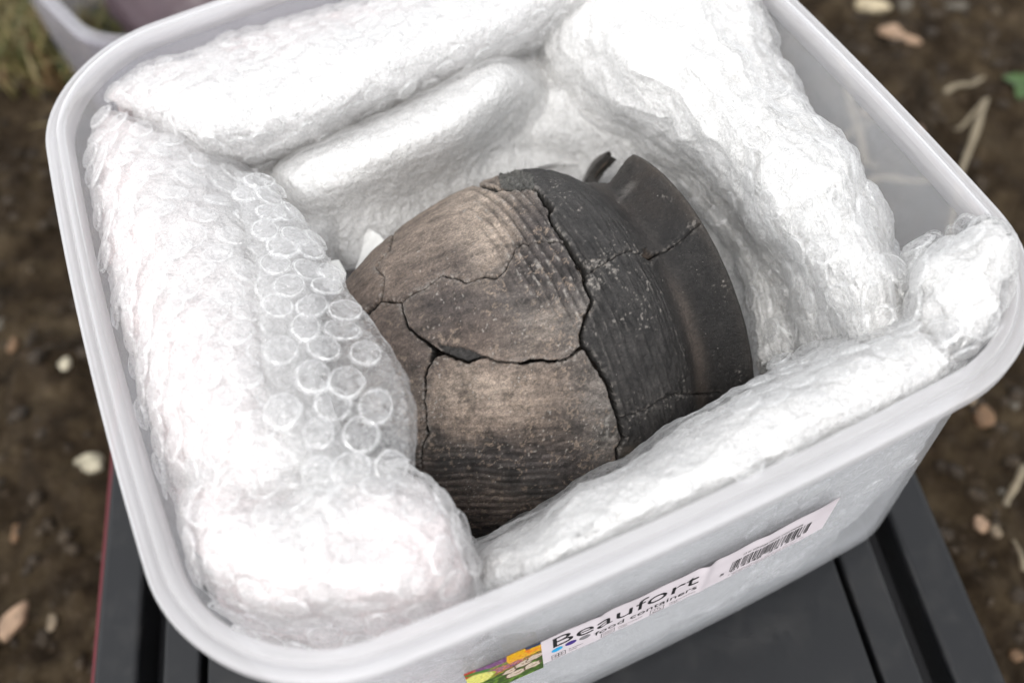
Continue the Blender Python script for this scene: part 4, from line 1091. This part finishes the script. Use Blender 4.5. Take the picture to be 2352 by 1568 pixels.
def put_bubbles(P, Nn, parent, pitch, rad, keep, lift=0., limit=290, seed=0, jit=.10, edge=.3):
    """hexagonal lattice of bubbles over a grid surface; keep(u,v,point)->bool in picture pixels"""
    nu, nv = P.shape[:2]
    lu = np.linalg.norm(np.diff(P, axis=0), axis=2).mean(1).cumsum(); lu = np.concatenate([[0], lu])
    lv = np.linalg.norm(np.diff(P, axis=1), axis=2).mean(0).cumsum(); lv = np.concatenate([[0], lv])
    r_ = np.random.default_rng(seed); cand = []
    row = 0; y = pitch * .5
    while y < lu[-1] - pitch * .3:
        x = pitch * (.5 if row % 2 else 1.0)
        while x < lv[-1] - pitch * edge:
            i = np.interp(y + r_.normal() * pitch * jit * .3, lu, np.arange(nu)); j = np.interp(x + r_.normal() * pitch * jit * .3, lv, np.arange(nv))
            cand.append((int(i), int(j))); x += pitch
        y += pitch * .866; row += 1
    sel = []
    for i, j in cand:
        p = P[i, j]; u, v = proj(p[None]); u, v = u[0], v[0]; nn = Nn[i, j]
        fc = nn @ (CAM - p) / np.linalg.norm(CAM - p)
        if fc < .05 or not (-40 < u < 2390 and -40 < v < 1600): continue
        if keep(u, v): sel.append((i, j, np.linalg.norm(CAM - p)))
    sel.sort(key=lambda s: s[2]); sel = sel[:limit]
    for i, j, _ in sel:
        p = P[i, j]; nn = Vector(Nn[i, j]); o = D.objects.new('bubble', BUB[r_.integers(len(BUB))]); C.objects.link(o); o.parent = parent
        sq = 1 + r_.normal() * .09; s = rad * (1 + r_.normal() * .06)
        rot = nn.to_track_quat('Z', 'Y') @ Matrix.Rotation(r_.uniform(0, 6.28), 3, 'Z').to_quaternion()
        o.matrix_local = Matrix.LocRotScale(Vector(p + Nn[i, j] * lift) * MM, rot, Vector((s * sq, s / sq, s * r_.uniform(.75, 1.15))))
    return len(sel)

GROUP = 'bubble wrap packed round the pot'
def wrap(label, rows, nu, nv, bub=None, seed=0, lump=3.0, crump=1.5, mat=None, film_off=1.7, film=True, push=True, clampit=True, name='bubble_wrap', pleat=0, pn_=9.0):
    root = empty(name); tag(root, label, 'bubble wrap', GROUP)
    P0 = cr_basis(net(rows), nu, nv)
    Nn = grid_normals(P0)
    if (Nn[nu // 2, nv // 2] @ (CAM - P0[nu // 2, nv // 2])) < 0: Nn = -Nn; flip = True
    else: flip = False
    Pf = P0.reshape(-1, 3)
    base = lump * fbm(Pf, 26, 3, seed)
    if pleat:
        jj = np.tile(np.arange(nv) / nv, nu); i_ = np.repeat(np.arange(nu) / nu, nv)
        fp_ = np.stack([jj * pn_ * 10 + 6 * pn(Pf, 50, seed + 70), i_ * 14, 0 * jj], 1)
        base = base + pleat * (ridge(fp_, 10, 2, seed + 71) - .5)
    smoothP = (Pf + Nn.reshape(-1, 3) * base[:, None])
    if push: smoothP = pot_push(smoothP, 1.5)
    if clampit: smoothP = inner_clamp(smoothP)
    N1 = grid_normals(smoothP.reshape(P0.shape)); N1 = -N1 if flip else N1
    Nf = N1.reshape(-1, 3)
    wq = smoothP + 3.5 * np.stack([pn(smoothP, 14, seed + 80 + a) for a in range(3)], 1)
    h = crump * (.50 * (ridge(smoothP, 16, 2, seed + 20, .5) - .6) + 1.5 * (worley(wq * [1, 1.5, 1.2], 14, seed) - .5) + .65 * (worley(wq * [1.5, .8, 1], 6.5, seed + 1) - .5))
    inn = smoothP + Nf * (h - 1.0)[:, None]
    if push: inn = pot_push(inn, .4)
    if clampit: inn = inner_clamp(inn, 2.4)
    q = gridquads(nu, nv); q = q[:, ::-1] if flip else q
    back = inn - Nf * 2.2                                  # underside, so the mass has thickness
    if push: back = pot_push(back, .15)
    qb = q[:, ::-1] + len(inn)
    bi = np.concatenate([np.arange(nv), np.arange(1, nu) * nv + nv - 1, (nu - 1) * nv + np.arange(nv - 2, -1, -1), np.arange(nu - 2, 0, -1) * nv])
    bj = np.roll(bi, -1); side = np.stack([bi, bj, bj + len(inn), bi + len(inn)], 1); side = side if flip else side[:, ::-1]
    obj('folded_layers', mesh_np('folded_layers', np.concatenate([inn, back]), np.concatenate([q, qb, side])), mat or M_LAYERS, root)
    if film:
        hf = crump * (.45 * (ridge(smoothP + 40, 15.0, 2, seed + 50, .5) - .6) + 1.4 * (worley(wq * [.8, 1.4, 1] + 31, 13, seed + 2) - .5) + .36 * (worley(wq * [1.5, .8, 1] + 31, 5.5, seed + 3) - .5)) + film_off
        fp = smoothP + Nf * hf[:, None]
        if clampit: fp = inner_clamp(fp, 2.0)
        obj('outer_film', mesh_np('outer_film', fp, q), M_FILM, root)
    if bub:
        put_bubbles(smoothP.reshape(P0.shape), N1, root, seed=seed, **bub)
    return root

def allpx(u, v): return True
# lining under and around the pot
def lining():
    root = empty('bubble_wrap'); tag(root, 'lowest layer of bubble wrap lining the tub floor beneath the pot', 'bubble wrap', GROUP)
    n_ = 300; x = np.linspace(-136, 136, n_); X, Y = np.meshgrid(x, x, indexing='ij')
    d = np.hypot((X - 8) / 96, (Y + 26) / 88)
    fr_ = sstep(-Y + .35 * np.abs(X - 40) * 0, 20, 70) * (1 - sstep(X, 70, 100))          # it stays low in front of the pot
    Z = -140 - 8 * fr_ + 100 * sstep(d, .60 + .25 * fr_, 1.10 + .35 * fr_)
    P = np.stack([X, Y, Z], -1).reshape(-1, 3)
    P[:, 2] += 6 * fbm(P, 34, 3, 301) + 2.2 * ridge(P, 13, 3, 302)
    P = inner_clamp(pot_push(P, .6), 3.0)
    me = mesh_np('folded_layers', P, gridquads(n_, n_)); obj('folded_layers', me, M_LAYERS, root)
    Pg = P.reshape(n_, n_, 3)
    F = Pg.copy(); F[..., 2] += 2.0 + 1.2 * (ridge(P + 9, 7, 3, 303) - .5).reshape(n_, n_); F = inner_clamp(pot_push(F.reshape(-1, 3), .5), 2.6)
    obj('outer_film', mesh_np('outer_film', F, gridquads(n_, n_)), M_FILM, root)
lining()

# back roll along the far wall
wrap('long fat roll of bubble wrap along the back wall of the tub', [
    [(175, 235, -60), (196, 205, -26), (240, 220, -14), (300, 260, -14), (360, 310, -18), (380, 350, -40)],
    [(292, 150, -60), (310, 140, -24), (370, 195, -4), (450, 280, -4), (530, 350, -18), (575, 395, -44)],
    [(520, 85, -60), (540, 78, -20), (600, 150, 1), (690, 240, 0), (775, 300, -26), (815, 345, -62)],
    [(760, 30, -60), (790, 24, -20), (850, 70, 4), (930, 140, 2), (1000, 206, -26), (1030, 250, -62)],
    [(1000, -50, -60), (1030, -60, -20), (1080, -20, 4), (1130, 50, 2), (1190, 125, -26), (1215, 170, -62)],
    [(1260, -140, -60), (1290, -150, -20), (1330, -110, 4), (1360, -40, 2), (1400, 30, -26), (1420, 80, -62)]],
    300, 190, dict(pitch=12.5, rad=4.9, keep=lambda u, v: True, lift=1.2, limit=200), seed=1, lump=2.2, crump=1.5, pleat=.8, pn_=8, mat=M_LAYERS_RED_BOUNCE)
# second roll between the back roll and the pot
wrap('flat folded roll of bubble wrap between the back roll and the pot', [
    [(640, 395, -96), (630, 405, -78), (640, 460, -76), (700, 560, -78), (780, 660, -80)],
    [(655, 372, -60), (640, 392, -30), (662, 440, -26), (705, 520, -44), (785, 625, -62)],
    [(700, 345, -58), (690, 362, -20), (730, 425, -20), (775, 505, -40), (850, 600, -56)],
    [(840, 285, -56), (850, 288, -16), (895, 350, -13), (955, 430, -42), (985, 490, -56)],
    [(985, 212, -56), (1000, 214, -16), (1045, 278, -12), (1100, 360, -44), (1120, 430, -58)],
    [(1120, 138, -56), (1140, 140, -18), (1178, 192, -16), (1230, 290, -50), (1250, 380, -60)],
    [(1205, 115, -64), (1225, 135, -40), (1275, 200, -46), (1315, 300, -66), (1330, 375, -64)]],
    240, 150, None, seed=2, lump=1.1, crump=.85)
# right drape
wrap('crumpled sheet of bubble wrap draped down the right side behind the pot mouth', [
    [(1770, -70, -60), (1742, -60, -10), (1600, -70, 6), (1450, -70, 4), (1300, -60, -6), (1190, -30, -34), (1180, 0, -70)],
    [(1780, 100, -60), (1758, 90, -12), (1640, 80, 6), (1500, 90, 4), (1360, 110, -8), (1235, 140, -36), (1225, 170, -54)],
    [(1890, 285, -60), (1858, 270, -14), (1760, 230, 4), (1600, 215, 2), (1440, 235, -22), (1310, 250, -48), (1290, 285, -60)],
    [(1996, 415, -60), (1962, 400, -15), (1880, 370, 2), (1730, 350, 0), (1570, 340, -30), (1450, 325, -50), (1370, 345, -64)],
    [(2046, 545, -60), (2012, 530, -15), (1930, 510, 0), (1810, 500, -6), (1700, 480, -40), (1640, 470, -52), (1575, 440, -62)],
    [(2105, 655, -60), (2065, 650, -18), (1985, 650, -6), (1890, 650, -16), (1800, 650, -50), (1745, 650, -54), (1700, 650, -64)],
    [(2150, 775, -60), (2100, 772, -25), (2010, 780, -16), (1920, 790, -32), (1850, 800, -58), (1790, 825, -56), (1745, 860, -66)]],
    300, 240, dict(pitch=13, rad=5.0, keep=lambda u, v: v > 420 or u > 1700, lift=1.3, limit=160), seed=3, lump=3.2, crump=1.7, pleat=2.6, pn_=9)
wrap('puffed fold of bubble wrap sticking out behind the right drape at the top', [
    [(1660, -40, -30), (1700, -40, -12), (1745, -40, -10), (1765, -20, -30)],
    [(1680, 30, -30), (1720, 40, -8), (1768, 60, -10), (1782, 70, -34)],
    [(1690, 110, -34), (1730, 110, -12), (1770, 110, -14), (1782, 125, -38)],
    [(1700, 170, -40), (1735, 165, -24), (1765, 160, -26), (1772, 165, -44)]], 70, 60, None, seed=4, lump=1.0, crump=1.6)
# front roll
wrap('rounded roll of bubble wrap along the front wall under the pot', [
    [(1046, 1306, -62), (1044, 1300, -48), (1060, 1318, -40), (1082, 1345, -36), (1100, 1385, -36), (1120, 1420, -44), ('w', -72, -134, -150)],
    [(1190, 1215, -80), (1196, 1207, -46), (1222, 1235, -14), (1250, 1290, -7), (1275, 1330, -12), (1300, 1370, -36), ('w', -45, -137, -155)],
    [(1415, 1080, -76), (1420, 1078, -38), (1450, 1110, -6), (1485, 1165, 0), (1520, 1215, -8), (1550, 1260, -36), ('w', -5, -139, -155)],
    [(1636, 945, -76), (1640, 940, -34), (1680, 980, -4), (1715, 1035, 1), (1755, 1090, -8), (1790, 1150, -36), ('w', 35, -138, -155)],
    [(1850, 830, -76), (1858, 824, -34), (1900, 860, -4), (1940, 915, 1), (1980, 970, -8), (2020, 1040, -36), ('w', 75, -136, -155)],
    [(2070, 740, -60), (2086, 728, -22), (2120, 765, -2), (2160, 810, -2), (2200, 855, -10), (2245, 900, -36), ('w', 108, -128, -155)]],
    320, 190, dict(pitch=12.5, rad=4.9, keep=lambda u, v: u > 1700, lift=1.4), seed=5, lump=2.4, crump=1.5, pleat=1.0, pn_=8)
# right hand corner cluster
wrap('bunched bubble wrap with big bubbles rising over the right corner of the rim', [
    [(2080, 590, -30), (2120, 560, -14), (2170, 575, -14), (2200, 560, -20), (2195, 540, -44)],
    [(2070, 640, -16), (2140, 620, 0), (2220, 560, 6), (2270, 510, 5), (2300, 505, -14)],
    [(2080, 690, -14), (2160, 670, 4), (2250, 610, 12), (2310, 560, 8), (2352, 560, -16)],
    [(2100, 760, -12), (2170, 740, 4), (2250, 700, 6), (2310, 650, 2), (2345, 640, -22)],
    [(2120, 820, -16), (2180, 810, -4), (2230, 790, -6), (2280, 745, -10), (2300, 730, -34)],
    [('w', 118, -118, -60), ('w', 124, -112, -60), ('w', 128, -106, -60), ('w', 131, -96, -60), ('w', 133, -84, -60)]],
    130, 120, dict(pitch=14.5, rad=6.3, keep=lambda u, v: v < 860, lift=1.4), seed=6, lump=3.0, crump=2.2)
# bottom left lump
wrap('loose lump of bubble wrap filling the nearest corner of the tub', [
    [('w', -136, -40, -150), (352, 1110, -44), (374, 1150, -26), (398, 1250, -24), (440, 1335, -28), (500, 1410, -40), ('w', -118, -118, -150)],
    [(440, 1070, -14), (480, 1090, -6), (500, 1150, -2), (520, 1230, 0), (565, 1330, -6), (620, 1430, -26), ('w', -108, -128, -150)],
    [(620, 1060, -6), (640, 1090, 0), (660, 1150, 3), (680, 1230, 4), (715, 1330, 2), (770, 1430, -24), ('w', -95, -133, -150)],
    [(790, 1060, -8), (800, 1085, 0), (820, 1130, 4), (845, 1220, 4), (880, 1310, 2), (930, 1410, -26), ('w', -80, -136, -150)],
    [(910, 1085, -26), (925, 1095, -8), (960, 1150, 0), (985, 1215, 1), (1020, 1290, -8), (1070, 1370, -30), ('w', -62, -137, -150)],
    [(990, 1140, -50), (1005, 1150, -30), (1040, 1190, -20), (1066, 1240, -22), (1075, 1280, -26), (1110, 1350, -46), ('w', -48, -137, -150)],
    [(985, 1160, -74), (1002, 1170, -58), (1030, 1210, -50), (1052, 1250, -52), (1060, 1290, -54), (1080, 1340, -70), ('w', -50, -134, -152)]],
    260, 260, dict(pitch=12.5, rad=5.0, keep=lambda u, v: True, lift=2.0, limit=150), seed=7, lump=3.4, crump=1.9, mat=M_LAYERS_RED_BOUNCE)
# left fold that laps over the pot, ending in a clear flap
left = wrap('big folded sheet of bubble wrap on the left whose clear flap laps over the pot', [
    [('w', -136, 118, -150), (172, 250, -66), (190, 240, -30), (255, 262, -14), (340, 296, -10), (440, 325, -16), (545, 362, -34), (560, 385, -70)],
    [('w', -138, 80, -150), (155, 380, -72), (176, 366, -28), (260, 395, -6), (370, 425, 0), (500, 448, -8), (630, 490, -32), (640, 520, -80)],
    [('w', -140, 40, -150), (190, 555, -72), (212, 545, -28), (310, 575, -2), (440, 595, 7), (570, 600, 2), (680, 600, -24), (700, 620, -76)],
    [('w', -141, 10, -150), (214, 715, -72), (243, 705, -28), (355, 735, 2), (480, 755, 9), (600, 758, 6), (700, 750, -14), (725, 760, -60)],
    [('w', -140, -20, -150), (254, 855, -72), (280, 850, -28), (390, 872, 2), (510, 890, 9), (620, 896, 6), (706, 890, -10), (730, 892, -50)],
    [('w', -138, -50, -150), (300, 1005, -72), (330, 1000, -28), (440, 1015, 0), (560, 1032, 6), (670, 1036, 4), (760, 1030, -10), (785, 1030, -46)],
    [('w', -136, -75, -150), (345, 1120, -72), (372, 1116, -30), (470, 1126, -6), (600, 1140, -2), (720, 1142, -4), (850, 1132, -16), (880, 1130, -46)]],
    300, 300, dict(pitch=12.4, rad=5.0, keep=lambda u, v: True, lift=2.2, limit=230), seed=8, lump=2.4, crump=1.5, mat=M_LAYERS_RED_BOUNCE)
def flap():
    rows = [
        [(540, 400, 0), (580, 410, 0), (620, 440, -2), (655, 478, -5)],
        [(560, 520, 7), (630, 525, 5), (690, 545, 0), (738, 580, -6)],
        [(590, 620, 9), (670, 630, 7), (740, 650, 3), (806, 668, -2)],
        [(600, 740, 10), (700, 750, 9), (790, 760, 6), (880, 755, 2)],
        [(610, 860, 10), (715, 860, 10), (830, 855, 7), (940, 850, 3)],
        [(640, 980, 8), (740, 980, 8), (860, 985, 5), (968, 970, 1)],
        [(700, 1090, 3), (780, 1095, 3), (880, 1090, 0), (962, 1060, -4)],
        [(760, 1150, -4), (820, 1150, -4), (890, 1140, -6), (950, 1120, -9)]]
    P0 = cr_basis(net(rows), 260, 150); N1 = grid_normals(P0)
    fl = (N1[100, 70] @ (CAM - P0[100, 70])) < 0
    if fl: N1 = -N1
    Pf = P0.reshape(-1, 3); Nf = N1.reshape(-1, 3); q = gridquads(260, 150)
    U, Vv = proj(Pf)
    edge = np.tile(np.linspace(0, 1, 150), 260)
    for k, (off, sd) in enumerate(((2.2, 11), (-1.8, 12))):
        h = off + 1.3 * fbm(Pf, 17, 3, sd) + .75 * (ridge(Pf + 30 * k, 6.5, 3, sd + 1) - .6)
        h -= 5 * sstep(edge, .90, 1.0) * (1 if k == 0 else 0)             # the edge curls down
        Q = Pf + Nf * h[:, None]
        keepm = np.ones(len(q), bool)
        if k: keepm = (edge[q].max(1) < (.97 - .05 * k) + .02 * pn(Pf[q[:, 0]], 12, 5))
        else: keepm = edge[q].max(1) < .992 + .02 * pn(Pf[q[:, 0]], 7, 6)
        Q = pot_push(Q, 1.0)
        o = obj('clear_flap', mesh_np('clear_flap', Q, q[keepm]), M_FLAP, left)
        if k == 0: put_bubbles(Q.reshape(P0.shape), N1, left, pitch=11.4, rad=5.1, keep=lambda u, v: True, lift=.2, seed=21, jit=.42, edge=.62)
        if k == 9: put_bubbles(Q.reshape(P0.shape), N1, left, pitch=12.2, rad=5.1, keep=lambda u, v: u > 700, lift=-.3, seed=22, jit=.3)
flap()
# little torn corners of white tissue by the pot
M_TISSUE = simple('white_tissue', (.82, .82, .80), .7, .3, .6)
def tissue(pts, zc, label):
    P = np.array([at(u, v, zc + dz) for u, v, dz in pts]); me = D.meshes.new('tissue_scrap')
    c = P.mean(0); V = [c] + list(P); F = [(0, 1 + i, 1 + (i + 1) % len(P)) for i in range(len(P))]
    import bmesh
    bm = bmesh.new(); vs = [bm.verts.new(v * MM) for v in V]
    for f in F: bm.faces.new([vs[i] for i in f])
    bmesh.ops.subdivide_edges(bm, edges=bm.edges, cuts=5, use_grid_fill=True)
    co = np.array([v.co[:] for v in bm.verts]) / MM; d = .5 * fbm(co, 6, 3, 5)
    for v, k in zip(bm.verts, d): v.co += Vector(RM[:, 2] * k * MM)
    r = bmesh.ops.extrude_face_region(bm, geom=list(bm.faces))
    for g in r['geom']:
        if isinstance(g, bmesh.types.BMVert): g.co += Vector(-RM[:, 2] * .35 * MM)
    bmesh.ops.recalc_face_normals(bm, faces=bm.faces)
    bm.to_mesh(me); bm.free(); tag(obj('tissue_scrap', me, M_TISSUE), label, 'tissue', 'scraps of white tissue')
tissue([(832, 575, 0), (838, 538, 2), (850, 526, 3), (872, 540, 2), (905, 575, 0), (860, 640, -3), (815, 620, -2)], -50, 'white tissue corner poking up behind the brown end of the pot')
tissue([(738, 632, 0), (752, 600, 2), (778, 596, 2), (796, 628, 0), (780, 668, -2), (745, 660, -2)], -42, 'white tissue corner beside the clear flap at the left of the pot')
